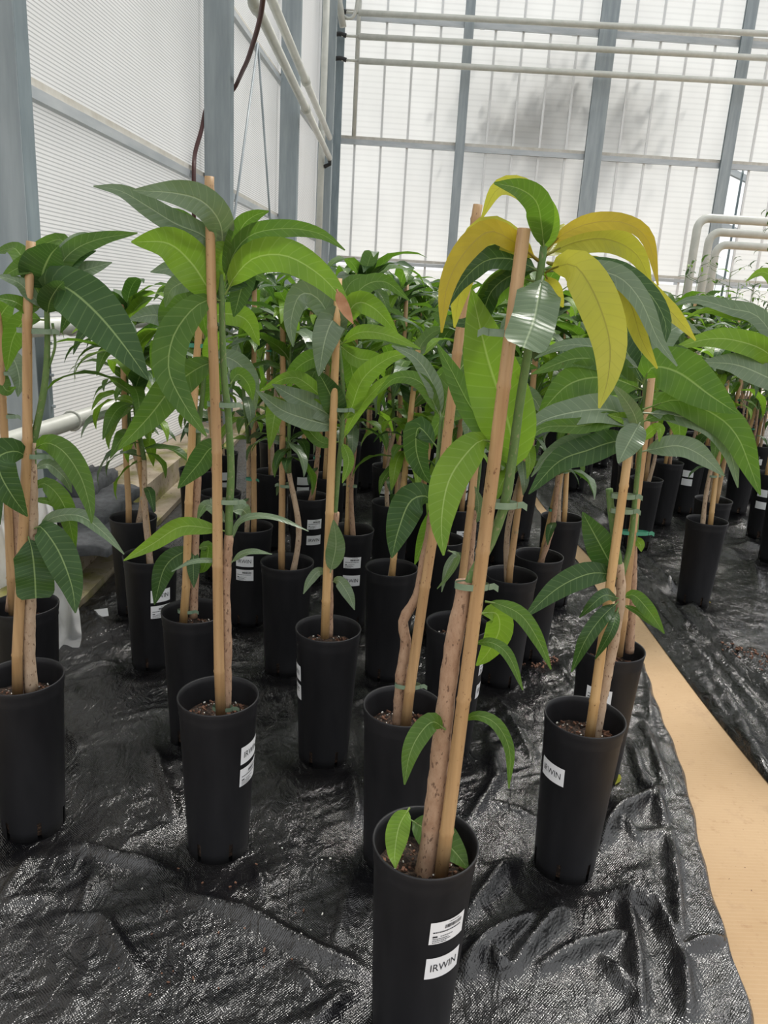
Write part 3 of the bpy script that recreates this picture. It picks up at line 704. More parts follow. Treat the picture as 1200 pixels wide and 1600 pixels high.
hero(630, 1103, 'mango tree with crooked kneed trunk and leaning stake, green tie just above its soil',
     ((635, 1128), (748, 320)), [(622, 1126), (626, 1060), (634, 1005), (630, 970), (652, 930), (662, 880), (672, 830), (680, 780)],
     [([(678, 790), (684, 720), (690, 650)], .007, .004)],
     [([(684, 700), (655, 668), (650, 700), (660, 735), (674, 757)], 40, 'deep', dict(d=(0, .04), k=.0, wave=.12)),
      ([(678, 790), (664, 775), (640, 785), (622, 830), (612, 872)], 52, 'deep', dict(d=(0, -.05), k=.0)),
      ([(678, 790), (672, 815), (660, 850), (648, 882)], 24, 'green', dict(d=(0, .03), k=.0)),
      ([(690, 655), (705, 600), (730, 560), (745, 520)], 40, 'green', dict(d=(0, .10), k=.1)),
      ([(690, 655), (660, 600), (620, 590), (590, 615)], 24, 'green', dict(d=(0, .05), k=.2)),
      ([(690, 655), (715, 640), (745, 650), (760, 690)], 26, 'green', dict(d=(0, .06), k=.2)),
      ([(690, 655), (676, 600), (650, 560), (612, 540)], 26, 'sheen', dict(d=(0, .05), k=.3)),
      ([(700, 860), (715, 870), (700, 900), (683, 920)], 10, 'sheen', dict(d=(0, .1), k=.3))],
     [((637, 1071), 12, 'tie', 1)], None)
hero(914, 1120, 'mango tree beside the bare tan strip with wilting lower leaves and one IRWIN sticker',
     ((922, 1145), (984, 690)), [(930, 1148), (945, 1070), (960, 1000), (970, 930), (968, 880)],
     [([(968, 890), (962, 850), (955, 800), (952, 764)], .009, .008), ([(972, 900), (985, 850), (992, 780), (1000, 700), (1002, 650)], .007, .005)],
     [([(1002, 668), (985, 655), (950, 640), (890, 645), (840, 662), (815, 696)], 44, 'sheen', dict(d=(0, -.08), k=.25, wave=.1)),
      ([(1002, 672), (960, 655), (910, 665), (850, 668), (818, 695)], 26, 'green', dict(d=(0, -.12), k=.1)),
      ([(1000, 690), (960, 690), (920, 703), (872, 722), (826, 772)], 44, 'deep', dict(d=(0, -.05), k=.15)),
      ([(1000, 690), (960, 695), (900, 690), (860, 708), (830, 745)], 26, 'sheen', dict(d=(0, .0), k=.3)),
      ([(1000, 660), (990, 678), (978, 700), (966, 724)], 40, 'sheen', dict(d=(-.04, -.10), k=.05)),
      ([(1002, 690), (992, 650), (975, 622), (955, 600)], 22, 'sheen', dict(d=(0, -.09), k=.1)),
      ([(1002, 660), (1040, 645), (1085, 648), (1130, 660)], 24, 'green', dict(d=(0, -.02), k=.3)),
      ([(1002, 668), (980, 656), (950, 648)], 20, 'bright', dict(d=(0, -.04), k=.2)),
      ([(1002, 706), (1030, 700), (1062, 697), (1096, 712), (1132, 744)], 32, 'sheen', dict(d=(0, -.05), k=.3)),
      ([(1002, 690), (1020, 672), (1032, 670), (1030, 690)], 14, 'bright', dict(d=(0, -.05), k=.3)),
      ([(1004, 600), (1020, 574), (1060, 582), (1110, 618), (1152, 646)], 66, 'green', dict(d=(0, -.10), k=.12, fold=.08)),
      ([(1004, 640), (1060, 625), (1120, 650), (1152, 682), (1172, 730), (1188, 774)], 48, 'green', dict(d=(0, -.10), k=.05, fold=.1)),
      ([(1004, 645), (1060, 650), (1107, 664), (1140, 705), (1153, 762)], 30, 'sheen', dict(d=(0, -.06), k=.2)),
      ([(968, 900), (958, 888), (936, 848), (910, 800)], 46, 'deep', dict(d=(.02, .02), k=.0)),
      ([(966, 905), (945, 896), (915, 898), (870, 920), (819, 965)], 38, 'deep', dict(d=(0, -.05), k=.05)),
      ([(966, 935), (945, 930), (925, 945), (905, 965)], 20, 'deep', dict(d=(-.012, -.06), b=-.045, k=.2)),
      ([(966, 940), (940, 965), (915, 1000), (893, 1050)], 24, 'deep', dict(d=(-.012, -.06), b=-.045, k=.1, wave=.15)),
      ([(966, 950), (955, 985), (930, 1030)], 16, 'deep', dict(d=(-.012, -.05), b=-.04, k=.1)),
      ([(972, 935), (990, 930), (1012, 952), (1038, 990)], 22, 'green', dict(d=(0, -.04), k=.1)),
      ([(972, 945), (995, 955), (1020, 975), (1035, 985)], 10, 'green', dict(d=(0, -.02), k=.2))],
     [((974, 775), 10, 'tie', 1), ((972, 798), 9, 'tie', 1)], ('name_top', math.radians(-60), False, 'name_label'), bark_='bark_pale', stake_mat='bamboo')
hero(955, 1012, 'mango tree tied with emerald tape, hidden close behind the tree with the wilting leaf',
     ((968, 1010), (1018, 588)), [(985, 1010), (988, 930), (990, 850)], [([(990, 860), (998, 760), (1006, 680), (1008, 600), (1006, 560)], .009, .006)],
     [([(1006, 600), (985, 560), (960, 520), (930, 500)], 30, 'deep', dict(d=(0, .05), k=.3)),
      ([(1006, 600), (1030, 540), (1060, 510), (1095, 520)], 34, 'sheen', dict(d=(0, .05), k=.3)),
      ([(1006, 600), (960, 570), (900, 560), (830, 585)], 32, 'green', dict(d=(0, .02), k=.3)),
      ([(1006, 610), (950, 590), (890, 600), (840, 650)], 56, 'green', dict(d=(0, .0), k=.1)),
      ([(1006, 590), (1000, 540), (985, 500), (960, 480)], 30, 'deep', dict(d=(0, .08), k=.1)),
      ([(1006, 590), (1040, 560), (1080, 565), (1110, 600)], 30, 'green', dict(d=(0, .1), k=.3)),
      ([(1006, 620), (1040, 630), (1060, 660), (1062, 700)], 32, 'green', dict(d=(0, .03), k=.1)),
      ([(1006, 620), (975, 630), (945, 660), (930, 700)], 26, 'deep', dict(d=(0, .05), k=.2)),
      ([(1006, 610), (1010, 640), (990, 680), (970, 720)], 24, 'deep', dict(d=(0, .05), k=.2)),
      ([(1006, 580), (940, 545), (880, 540), (835, 560)], 22, 'sheen', dict(d=(0, .1), k=.3)),
      ([(990, 840), (1000, 850), (1002, 862)], 14, 'bright', dict(d=(0, -.03), k=.1))],
     [((990, 832), 16, 'tie2', 1)], ('barcode_top', math.radians(-30)))

# --- third and fourth rows
hero(38, 945, 'mango tree standing against the white plastic drape with a slanting second stem',
     ((20, 945), (-4, 470)), [(14, 945), (26, 850), (18, 760), (8, 690)], [([(10, 700), (4, 620), (0, 540)], .009, .006)],
     [([(2, 560), (-10, 520), (10, 480), (28, 470)], 40, 'green', dict(d=(0, -.04), k=.1)), ([(2, 560), (25, 530), (40, 500), (42, 470)], 26, 'green', dict(d=(0, .05), k=.2)),
      ([(2, 560), (20, 560), (30, 590), (28, 620)], 24, 'sheen', dict(d=(0, -.03), k=.2)), ([(2, 560), (-5, 580), (10, 610), (25, 605)], 24, 'green', dict(d=(0, -.05), k=.2)),
      ([(8, 690), (2, 720), (-4, 770), (0, 820)], 20, 'deep', dict(d=(0, -.05), k=.0))],
     [((8, 583), 10, 'tie', 1), ((6, 650), 10, 'tie', 1)], None)
hero(303, 955, 'mango tree on a bright golden stake with two hanging leaves at its pot rim',
     ((287, 960), (312, 455)), [(302, 955), (305, 860), (306, 800), (309, 740)], [([(308, 750), (310, 680), (318, 600), (322, 520), (318, 480)], .0085, .005)],
     [([(304, 862), (288, 862), (258, 886), (241, 945)], 32, 'deep', dict(d=(0, -.04), k=.0)), ([(304, 858), (302, 880), (303, 918)], 20, 'deep', dict(d=(0, -.05), k=.0)),
      ([(306, 858), (325, 855), (320, 885), (312, 895)], 22, 'green', dict(d=(0, .02), k=.0)),
      ([(320, 500), (290, 470), (265, 490), (255, 530)], 40, 'green', dict(d=(0, -.05), k=.1)), ([(320, 500), (300, 440), (270, 420), (235, 425)], 34, 'sheen', dict(d=(0, .0), k=.25)),
      ([(320, 500), (285, 500), (240, 492), (200, 500)], 34, 'sheen', dict(d=(0, -.05), k=.3)), ([(320, 510), (280, 520), (250, 545), (240, 590)], 34, 'green', dict(d=(0, .05), k=.1)),
      ([(320, 490), (345, 440), (385, 425), (420, 440)], 36, 'green', dict(d=(0, .05), k=.2)), ([(320, 500), (350, 490), (385, 500), (405, 540)], 34, 'bright', dict(d=(0, .04), k=.15)),
      ([(320, 520), (335, 560), (330, 610), (320, 640)], 40, 'green', dict(d=(0, .02), k=.0)), ([(322, 560), (360, 560), (390, 590), (400, 640)], 30, 'sheen', dict(d=(0, .0), k=.2)),
      ([(320, 500), (310, 450), (322, 410), (340, 395)], 30, 'bright', dict(d=(0, .06), k=.1))],
     [((309, 540), 8, 'tie2', 1), ((303, 672), 8, 'tie', 1), ((290, 955), 6, 'tie', 1)], None, stake_mat='bamboo')
hero(513, 982, 'mango tree with three small curled leaves low on its stem and bright narrow top leaves',
     ((508, 982), (529, 435)), [(514, 985), (514, 900), (518, 850), (525, 800)], [([(522, 810), (528, 740), (534, 680), (536, 610), (530, 540)], .0085, .005)],
     [([(516, 895), (525, 852), (521, 812)], 30, 'sheen', dict(d=(-.04, -.06), k=.0)), ([(514, 895), (498, 893), (484, 908), (474, 928)], 15, 'sheen', dict(d=(0, -.03), k=.2)),
      ([(518, 910), (530, 908), (545, 930), (554, 953)], 20, 'sheen', dict(d=(0, -.04), k=.0)),
      ([(534, 690), (560, 640), (600, 597), (630, 590), (655, 595)], 18, 'bright', dict(d=(0, -.04), k=.2)), ([(534, 690), (545, 720), (535, 755)], 18, 'bright', dict(d=(0, -.06), k=.0)),
      ([(534, 660), (548, 640), (567, 592), (607, 560), (650, 550)], 32, 'bright', dict(d=(0, -.05), k=.15)),
      ([(534, 660), (520, 625), (505, 595), (495, 580)], 38, 'deep', dict(d=(0, -.06), k=.0)), ([(534, 660), (500, 640), (460, 620), (425, 600)], 36, 'sheen', dict(d=(0, -.02), k=.1)),
      ([(532, 650), (480, 600), (450, 590), (405, 612)], 24, 'bright', dict(d=(0, .02), k=.2)), ([(534, 670), (480, 655), (440, 640), (400, 610)], 34, 'sheen', dict(d=(0, -.08), k=.2)),
      ([(534, 690), (500, 690), (465, 650), (440, 630)], 20, 'green', dict(d=(0, .02), k=.2)),
      ([(530, 540), (522, 500), (508, 530), (498, 588)], 44, 'sheen', dict(d=(0, -.08), k=.0)), ([(530, 540), (560, 520), (600, 522), (657, 545)], 22, 'bright', dict(d=(0, -.05), k=.25)),
      ([(530, 530), (500, 470), (470, 460), (455, 500), (458, 542)], 38, 'sheen', dict(d=(0, -.05), k=.05)), ([(530, 540), (560, 560), (590, 565), (600, 590)], 30, 'bright', dict(d=(0, .03), k=.15)),
      ([(530, 520), (555, 475), (585, 482), (622, 522)], 34, 'bright', dict(d=(0, .0), k=.05)), ([(530, 520), (560, 455), (600, 440), (640, 470)], 28, 'green', dict(d=(0, .05), k=.2)),
      ([(530, 520), (535, 470), (550, 440), (580, 430)], 26, 'green', dict(d=(0, .06), k=.2)), ([(530, 530), (545, 560), (552, 600), (545, 630)], 30, 'green', dict(d=(0, .05), k=.05)),
      ([(530, 560), (490, 560), (460, 580), (450, 610)], 28, 'green', dict(d=(0, .05), k=.2))],
     [((531, 640), 7, 'tie', 1)], ('name_top', math.radians(-78)), stake_mat='bamboo')
hero(715, 975, 'mango tree half hidden behind the yellowing tree, slim stake tied high',
     ((716, 965), (752, 640)), [(728, 968), (735, 860), (742, 780)], [([(742, 790), (750, 720), (755, 640)], .007, .005)],
     [([(742, 820), (748, 790), (742, 760)], 18, 'sheen', dict(d=(0, -.03), k=.1)), ([(735, 870), (715, 868), (700, 885), (690, 925)], 12, 'sheen', dict(d=(0, -.03), k=.2)),
      ([(752, 680), (735, 660), (730, 690)], 26, 'sheen', dict(d=(0, -.03), k=.1)), ([(755, 650), (720, 640), (690, 655), (670, 690)], 30, 'green', dict(d=(0, 0), k=.15)),
      ([(755, 650), (790, 620), (830, 620), (850, 650)], 34, 'sheen', dict(d=(0, 0), k=.25)), ([(755, 640), (770, 590), (800, 570), (840, 575)], 34, 'green', dict(d=(0, .03), k=.2)),
      ([(755, 640), (735, 590), (700, 580), (670, 600)], 30, 'green', dict(d=(0, .03), k=.2)), ([(755, 640), (760, 590), (745, 550), (720, 530)], 34, 'deep', dict(d=(0, .03), k=.1)),
      ([(755, 650), (775, 660), (790, 700), (785, 735)], 34, 'sheen', dict(d=(0, 0), k=.05))],
     [((745, 703), 9, 'tie', 1)], ('barcode_top', math.radians(75)))

# ------------------------------------------------------------------ trees of the crowded rows, built from a few patterns and copied
def pattern(seed, H, crown, low, far=False):
    rd = random.Random(seed); parts = []          # (name, mesh, matrix)
    lean = np.array([rd.uniform(-.05, .05), rd.uniform(-.05, .05), 0])
    sb = np.array([.02, .01, .36]); st = sb + lean * 1.3 + np.array([0, 0, H - .30])
    P, R_ = stake_pts(sb, st); parts.append(('stake', MB().tube(P, R_, 8).mesh('stake', rd.choice(('bamboo', 'bamboo_red'))), None))
    tb = np.array([-.012, -.01, .35]); zt = rd.uniform(.75, .95)
    k1 = tb + np.array([rd.uniform(-.03, .03), rd.uniform(-.03, .03), (zt - .35) * .5]); k2 = np.array([sb[0] + lean[0] * .5 - .02, sb[1] + lean[1] * .5 - .015, zt])
    P, R_ = knobby([tb, k1, k2], .0115, .009, 14, seed); parts.append(('trunk', MB().tube(P, R_, 8).mesh('trunk', rd.choice(('bark', 'bark_pale'))), None))
    top = np.array([st[0] - .02, st[1] - .02, H]); mid = (k2 + top) / 2 + np.array([rd.uniform(-.03, .03), rd.uniform(-.03, .03), 0])
    stem = [k2, mid, top]; P, R_ = knobby(stem, .0085, .005, 12, seed, .05); parts.append(('shoot', MB().tube(P, R_, 6).mesh('shoot', 'shoot'), None))
    for z in (rd.uniform(.6, .75), rd.uniform(.95, 1.15)):
        t = (z - sb[2]) / (st[2] - sb[2]); c = sb + (st - sb) * t - np.array([.01, .008, 0])
        parts.append(('tie', tie_mesh(c, (1, .8), .012, rd.choice(('tie', 'tie', 'tie2'))), None))
    sp = spline(stem, 40)
    def put(pos, ang, shape, mt_, sc, tilt):
        mx = Matrix.Translation(tuple(pos)) @ Matrix.Rotation(ang, 4, 'Z') @ Matrix.Rotation(tilt, 4, 'Y') @ Matrix.Scale(sc, 4)
        parts.append(('leaf', PROTO[mt_][shape], mx))
    a = rd.uniform(0, 6)
    mats = ['green'] * 4 + ['deep'] * 3 + ['sheen'] * 3 + ['bright'] * 3
    for i in range(crown):
        z = rd.random() ** 1.6; pos = sp[39 - int(z * 22)]; a += 2.4 + rd.uniform(-.3, .3)
        put(pos, a, rd.choice((0, 1, 2, 4, 6, 1, 3)), rd.choice(mats), rd.uniform(.82, 1.15), rd.uniform(-.35, .35))
    for i in range(low):
        pos = sp[rd.randint(0, 22)]; a += 2.4 + rd.uniform(-.4, .4)
        put(pos, a, rd.choice((3, 5, 7, 1, 5)), rd.choice(mats), rd.uniform(.7, 1.), rd.uniform(-.3, .3))
    pos = spline([tb, k1, k2], 10)[rd.randint(4, 8)]; put(pos, a + 1, 7, rd.choice(('sheen', 'deep')), .8, .2)
    return parts
PAT = [pattern(11 + i, H, c, l) for i, (H, c, l) in enumerate([(1.38, 29, 15), (1.28, 25, 15), (1.44, 30, 13), (1.18, 24, 13), (1.36, 31, 12), (1.42, 26, 16), (1.31, 28, 12)])]
def pat_points(k):
    P = []; S = []
    for nm, me, mx in PAT[k]:
        if nm == 'leaf':
            v = me.vertices; P += [np.array(mx @ v[i * 5 + 2].co) for i in (2, 4, 6, 8, 10)]
        elif nm in ('stake', 'shoot', 'trunk'):
            c = np.array([tuple(q.co) for q in me.vertices]); c = c[np.argsort(c[:, 2])]
            zz = np.linspace(c[0, 2], c[-1, 2], 40); S += [np.array([np.interp(z, c[:, 2], c[:, 0]), np.interp(z, c[:, 2], c[:, 1]), z]) for z in zz]
    return np.array(P), np.array(S)
PATP = [pat_points(k) for k in range(len(PAT))]
PLACED = []                                        # (x, y, leaf points, cane points) of the trees standing so far
def placed_from(root):
    L_ = []; S_ = []; b0 = np.array(root.location)
    for ch in root.children:
        if ch.name.startswith('leaf'): L_ += [np.array(ch.data.vertices[i * 5 + 2].co) + b0 for i in range(3, 19, 3)]
        elif ch.name.startswith(('stake', 'trunk', 'shoot')): S_ += [np.array(q.co) + b0 for q in list(ch.data.vertices)[::4]]
    PLACED.append((b0[0], b0[1], np.array(L_), np.array(S_)))
for _o in list(COL.objects):
    if _o.name.startswith('potted_mango_tree') and _o.parent is None: placed_from(_o)
def near_count(A, B, d):
    if len(A) == 0 or len(B) == 0: return 0
    lo, hi = A.min(0) - d, A.max(0) + d; B = B[((B > lo) & (B < hi)).all(1)]
    return 0 if len(B) == 0 else int((((A[:, None] - B[None]) ** 2).sum(-1) < d * d).sum())
def best_turn(x, y, k, rz):
    nb = [p for p in PLACED if math.hypot(p[0] - x, p[1] - y) < .85]; best = None
    off = np.array([x, y, .0025])
    for j in range(12):
        a = rz + j * math.pi / 6; c_, s_ = math.cos(a), math.sin(a); Rz = np.array([[c_, s_, 0], [-s_, c_, 0], [0, 0, 1]])
        L_ = PATP[k][0] @ Rz + off; S_ = PATP[k][1] @ Rz + off
        n_ = sum(3 * near_count(L_, p[3], .022) + 3 * near_count(S_, p[2], .022) + near_count(L_, p[2], .022) for p in nb)
        n_ += 4 * int(((L_ @ NL - WD) < .05).sum())
        if best is None or n_ < best[0]: best = (n_, a, L_, S_)
    PLACED.append((x, y, best[2], best[3])); return best[1]
def plant(x, y, k, rz, label, group=None, labels=None, sc=1., detail=True, hide=()):
    POTS_XY.append((x, y))
    rz = best_turn(x, y, k, rz)
    root = empty('potted_mango_tree', (x, y, .0031), label, 'potted tree', group, rz)
    p = link('pot', POT if y < 4 else POT_LO, root)
    if detail: link('soil', SOIL, root)
    for nm, me, mx in PAT[k]:
        if nm == 'tie' and not detail: continue
        o = link(nm, me, root)
        if mx is not None: o.matrix_basis = mx
    if labels: add_labels(root, *labels)
    return root
R_ = random.Random(3)
mid_named = [  # pot rim pixel, pattern, label, stickers
    ((235, 868), 3, 'mango tree with a flat IRWIN sticker on its pot, between kerb and golden-staked tree', ('name_top', math.radians(38))),
    ((208, 808), 1, 'mango tree in the pot touching the concrete kerb near the white paper slip', None),
    ((449, 878), 1, 'mango tree with a bare curving trunk in an unlabelled pot behind the small curled leaves', None),
    ((612, 887), 3, 'mango tree in a plain pot right behind the crooked-trunk tree', None),
    ((798, 898), 0, 'mango tree with a dusty pale scuff on its pot beside the right-leaning stakes', None),
    ((842, 868), 4, 'mango tree with two thin poles in a pot beside the bare strip', None),
    ((878, 808), 3, 'mango tree with green tape across its pot rim at the edge of the strip', None),
    ((390, 822), 5, 'mango tree with IRWIN sticker above barcode sticker, behind the tallest stake', ('name_top', math.radians(-4))),
    ((549, 827), 2, 'mango tree with barcode sticker above IRWIN sticker, facing squarely down the aisle', ('barcode_top', math.radians(8))),
    ((425, 737), 6, 'mango tree in a wide open unlabelled pot behind the bare curving trunk', None),
    ((483, 775), 4, 'mango tree with a pair of stickers half hidden by a golden stake', ('barcode_top', math.radians(25))),
    ((607, 728), 0, 'mango tree with two white stickers behind an emerald-taped stem', ('name_top', math.radians(-5))),
    ((612, 785), 5, 'mango tree tied with emerald tape over a plain pot mid-block', None),
    ((715, 792), 1, 'mango tree with a sticker just showing past the yellowing tree', ('barcode_top', math.radians(20))),
    ((690, 842), 6, 'mango tree in a plain pot between the crooked-trunk tree and the yellowing tree', None),
    ((308, 733), 3, 'mango tree in the pot next to the ledge where moss shows', None),
    ((345, 770), 4, 'mango tree just behind the tallest stake, its pot rim showing beside it', None)]
for p, k, lab, lb in mid_named:
    w = onz(*p, PH); plant(w[0], w[1], k, R_.uniform(0, 6.28), lab, None, lb)
TALL = ['mid-height', 'short', 'very tall', 'very short', 'mid-height', 'tall', 'short']
def crowd(x, yy, k, rz, right, lb):
    stk = [me for nm, me, _ in PAT[k] if nm == 'stake'][0].materials[0].name; gold = 'golden' in stk
    if right: pl = 'along the edge across the strip' if x < 1.95 else ('inside the block across the strip' if yy < 7.5 else 'hindmost across the strip')
    else: pl = 'next to the concrete ledge' if x < -.75 else ('along the wall block\'s strip side' if x > .85 else ('amid the wall block' if yy < 7.5 else 'in the wall block\'s hindmost rows'))
    lab = '%s mango tree on %s stake, %s, %s' % (TALL[k], 'golden' if gold else 'reddish', 'stickered pot' if lb else 'plain pot', pl)
    return plant(x, yy, k, rz, lab, lab.split(' mango')[0] + ' mango trees, ' + lab.split(', ', 1)[1], lb, detail=yy < 5.5)
for i in range(9):
    w = ony(1075 + i * 17, 430, 7.2 + (i % 4) * .9); POTS_XY.append((w[0], w[1]))
_w = ony(1215, 420, 6.4); POTS_XY.append((_w[0], _w[1]))
row = 0; y = 4.08
while y < 10.6:
    for i in range(6):
        x = -1.06 + i * .45 + (.22 if row % 2 else 0) + R_.uniform(-.05, .05); yy = y + R_.uniform(-.06, .06)
        if x > 1.15 or NL @ np.array([x, yy, 0]) - WD < .75 or any(math.hypot(x - a, yy - b_) < .3 for a, b_ in POTS_XY): continue
        lb = ((R_.choice(('barcode_top', 'name_top')), math.radians(R_.uniform(-60, 60)), True) if R_.random() < .55 and yy < 7 else None)
        crowd(x, yy, R_.randrange(7), R_.uniform(0, 6.28), False, lb)
    y += .5; row += 1
right = [((1105, 813), 3, 'mango tree standing alone across the strip, a dry leaf at its pot', None), ((1115, 781), 1, 'mango tree close behind the lone pot on the far sheet', None),
         ((1010, 748), 0, 'mango tree at the near corner of the block across the strip', None), ((1045, 722), 2, 'mango tree second along the strip edge of the block across it', None)]
for p, k, lab, lb in right:
    w = onz(*p, PH); plant(w[0], w[1], k, R_.uniform(0, 6.28), lab, None, lb)
plant(1.97, 2.78, 4, 2.2, 'mango tree whose pot stands amid reddish spilled bark crumbs across the strip')
crowd(2.45, 3.62, 2, 1.0, True, None)
crowd(2.52, 4.35, 5, 4.0, True, None)
row = 0; y = 4.9
while y < 10.6:
    xm = 1.2 + y * .42
    i = 0
    while True:
        x = 1.72 + i * .47 + (.2 if row % 2 else 0) + R_.uniform(-.06, .06); i += 1; yy = y + R_.uniform(-.07, .07)
        if x > min(xm, 5.): break
        if any(math.hypot(x - a, yy - b_) < .3 for a, b_ in POTS_XY): continue
        lb = ((R_.choice(('barcode_top', 'name_top')), math.radians(R_.uniform(-60, 60)), True) if R_.random() < .4 and yy < 7 else None)
        crowd(x, yy, R_.randrange(7), R_.uniform(0, 6.28), True, lb)
    y += .52; row += 1

# two big leaves reaching in from the tree on the right
def lone_leafed(root, L):
    base = np.array(root.location); rz = root.rotation_euler.z
    for i, l in enumerate(L):
        ob = hero_leaf(root, base, base[1], l, i); ob.data.transform(Matrix.Rotation(-rz, 4, 'Z'))
rt = [o for o in COL.objects if o.get('label', '').startswith('mango tree whose pot stands amid')][0]
lone_leafed(rt, [([(1235, 600), (1200, 552), (1150, 532), (1105, 530), (1050, 545)], 34, 'bright', dict(d=(0, -.1), k=.1)),
                 ([(1240, 610), (1200, 590), (1150, 570), (1092, 566)], 36, 'sheen', dict(d=(0, -.05), k=.25)),
                 ([(1240, 590), (1190, 500), (1140, 482), (1085, 468), (1046, 480)], 24, 'sheen', dict(d=(0, .05), k=.35)),
                 ([(1240, 590), (1190, 505), (1140, 492), (1100, 485), (1066, 500)], 16, 'bright', dict(d=(0, .1), k=.2)),
                 ([(1235, 500), (1210, 440), (1190, 425), (1165, 440)], 18, 'bright', dict(d=(0, .05), k=.2))])

# far corner: slender small-leaved saplings
def sapling(x, y, H, seed, label):
    rd = random.Random(seed); POT_ = empty('potted_sapling', (x, y, .0031), label, 'potted tree', 'small-leaved saplings')
    link('pot', POT_LO, POT_)
    top = np.array([rd.uniform(-.05, .05), rd.uniform(-.05, .05), H]); stem = spline([(0, 0, .3), (rd.uniform(-.03, .03), 0, H * .6), top], 12)
    MB().tube(stem, [.008 - .0005 * i for i in range(12)], 6).build('trunk', 'shoot', POT_)
    a = 0
    for i in range(26):
        p = stem[rd.randint(4, 11)] + np.array([0, 0, rd.uniform(-.05, .05)]); a += 2.4
        o = link('leaf', PROTO[rd.choice(('green', 'bright', 'deep'))][rd.choice((0, 4, 7))], POT_)
        d = rd.uniform(0, .16); q = p + np.array([math.cos(a), math.sin(a), .4]) * d
        if d > .05: MB().tube([p, q], [.003, .002], 4).build('twig', 'shoot', POT_)
        o.matrix_basis = Matrix.Translation(tuple(q)) @ Matrix.Rotation(a, 4, 'Z') @ Matrix.Rotation(rd.uniform(-.7, .3), 4, 'Y') @ Matrix.Scale(rd.uniform(.3, .48), 4)
for i in range(9):
    w = ony(1075 + i * 17, 430, 7.2 + (i % 4) * .9); sapling(w[0], w[1], (1.78, 1.9, 1.7, 1.98, 1.82)[i % 5], 40 + i, 'slender small-leaved sapling rising above the mango trees by the bent cream pipes')
w = ony(1215, 420, 6.4)
rt2 = empty('potted_shrub', (w[0], w[1], .0031), 'tall shrub with dark drooping leaves beside the bent cream pipes', 'shrub')
link('pot', POT_LO, rt2); MB().tube([(0, 0, .3), (.01, 0, 1.2), (0, 0, 2.25)], [.012, .010, .005], 6).build('trunk', 'bark', rt2)
for i in range(70):
    rd = R_; a = rd.uniform(0, 6.28); r = rd.uniform(.0, .3); z = rd.uniform(1.5, 2.35)
    o = link('leaf', PROTO['deep'][rd.choice((3, 5))], rt2); o.matrix_basis = Matrix.Translation((r * math.cos(a), r * math.sin(a), z)) @ Matrix.Rotation(a, 4, 'Z') @ Matrix.Scale(rd.uniform(.28, .4), 4)

# ------------------------------------------------------------------ ground sheets (after the pots, so they lie flat beneath them)
ledge_pts = [(.3, .55), (1.23, .87), (1.7, .97), (2.2, 1.09), (2.84, 1.20), (4., 1.26), (12, 1.27)]
def edge_l(y):
    for (y0, a), (y1, b_) in zip(ledge_pts, ledge_pts[1:]):
        if y <= y1: return a + (b_ - a) * (y - y0) / (y1 - y0)
    return ledge_pts[-1][1]
rows = np.concatenate([np.arange(.4, 1.1, .03), np.arange(1.1, 2.7, .0095), np.arange(2.7, 4.6, .02), np.arange(4.6, 11.2, .05)])
make_sheet('plastic_sheet', lambda y: np.linspace(max(-1.235, wall_x(y) + .04), edge_l(y) + .005 * math.sin(y * 7) + .003 * math.sin(y * 31), 225), rows, FOLDS, 3,
           'wrinkled black woven plastic sheet under the block of pots beside the ribbed wall')
rows = np.concatenate([np.arange(1.2, 5.2, .018), np.arange(5.2, 11.2, .05)])
make_sheet('plastic_sheet', lambda y: np.concatenate([np.linspace(1.345 + .02 * math.sin(y * 2.1), 2.3, 56), np.linspace(2.33, 6.4, 84)]), rows, FOLDS_R, 9,
           'black plastic sheet with long folded edge on the far side of the bare tan strip')

# ------------------------------------------------------------------ pipes, rods and hose on the left wall
def pipe(name, pts, r, mt_, label, cat='pipe', n=14, group=None, extra=None):
    base = np.array(pts[0]); o = empty(name, base, label, cat, group); MB().tube(pts, r, n).build('tube', mt_, o, True, base); return o, base
def ring(mb, c, ax, R, r, n=16):
    ax = unit(ax); u = unit(np.cross(ax, (0, 0, 1))); v = np.cross(ax, u)
    mb.tube([np.array(c) + R * (math.cos(t) * u + math.sin(t) * v) for t in np.linspace(0, 2 * math.pi, n)], r, 5, False); return mb
OFF = .36
z1 = float(onwall(20, 688, OFF)[2]); z2 = float(onwall(130, 507, OFF)[2])
for z, lab in ((z1, 'lower thick cream heating pipe along the ribbed wall'), (z2, 'upper thick cream heating pipe along the ribbed wall')):
    o, bs = pipe('heating_pipe', [W(.4, OFF, z), W(13.6, OFF, z)], .041, 'pipe', lab)
    s0 = float(UL @ onwall(112, 650 if z == z1 else 530, OFF))
    for s in (s0, s0 + 3.1, s0 + 6.2): ring(MB(), W(s, OFF, z), UL, .047, .006).build('clip', 'pipe', o, True, bs)
s0 = float(UL @ onwall(95, 590, OFF)); bs = W(s0, OFF + .05, z1)
o = empty('pipe_hanger', bs, 'flat steel strap linking the two low cream pipes', 'bracket')
MB().box(W(s0, OFF - .055, (z1 + z2) / 2), .03, .008, z2 - z1 + .1, WAX).build('strap', 'steel_dark', o, False, bs)
MB().box(W(s0, OFF - .20, z2 + .06), .05, .30, .04, WAX).build('arm', 'steel', o, False, bs)
for z in (z1 + .08, (z1 + z2) / 2, z2 - .08): MB().tube([W(s0, OFF - .05, z), W(s0, OFF - .035, z)], .008, 6).build('bolt', 'steel', o, False, bs)
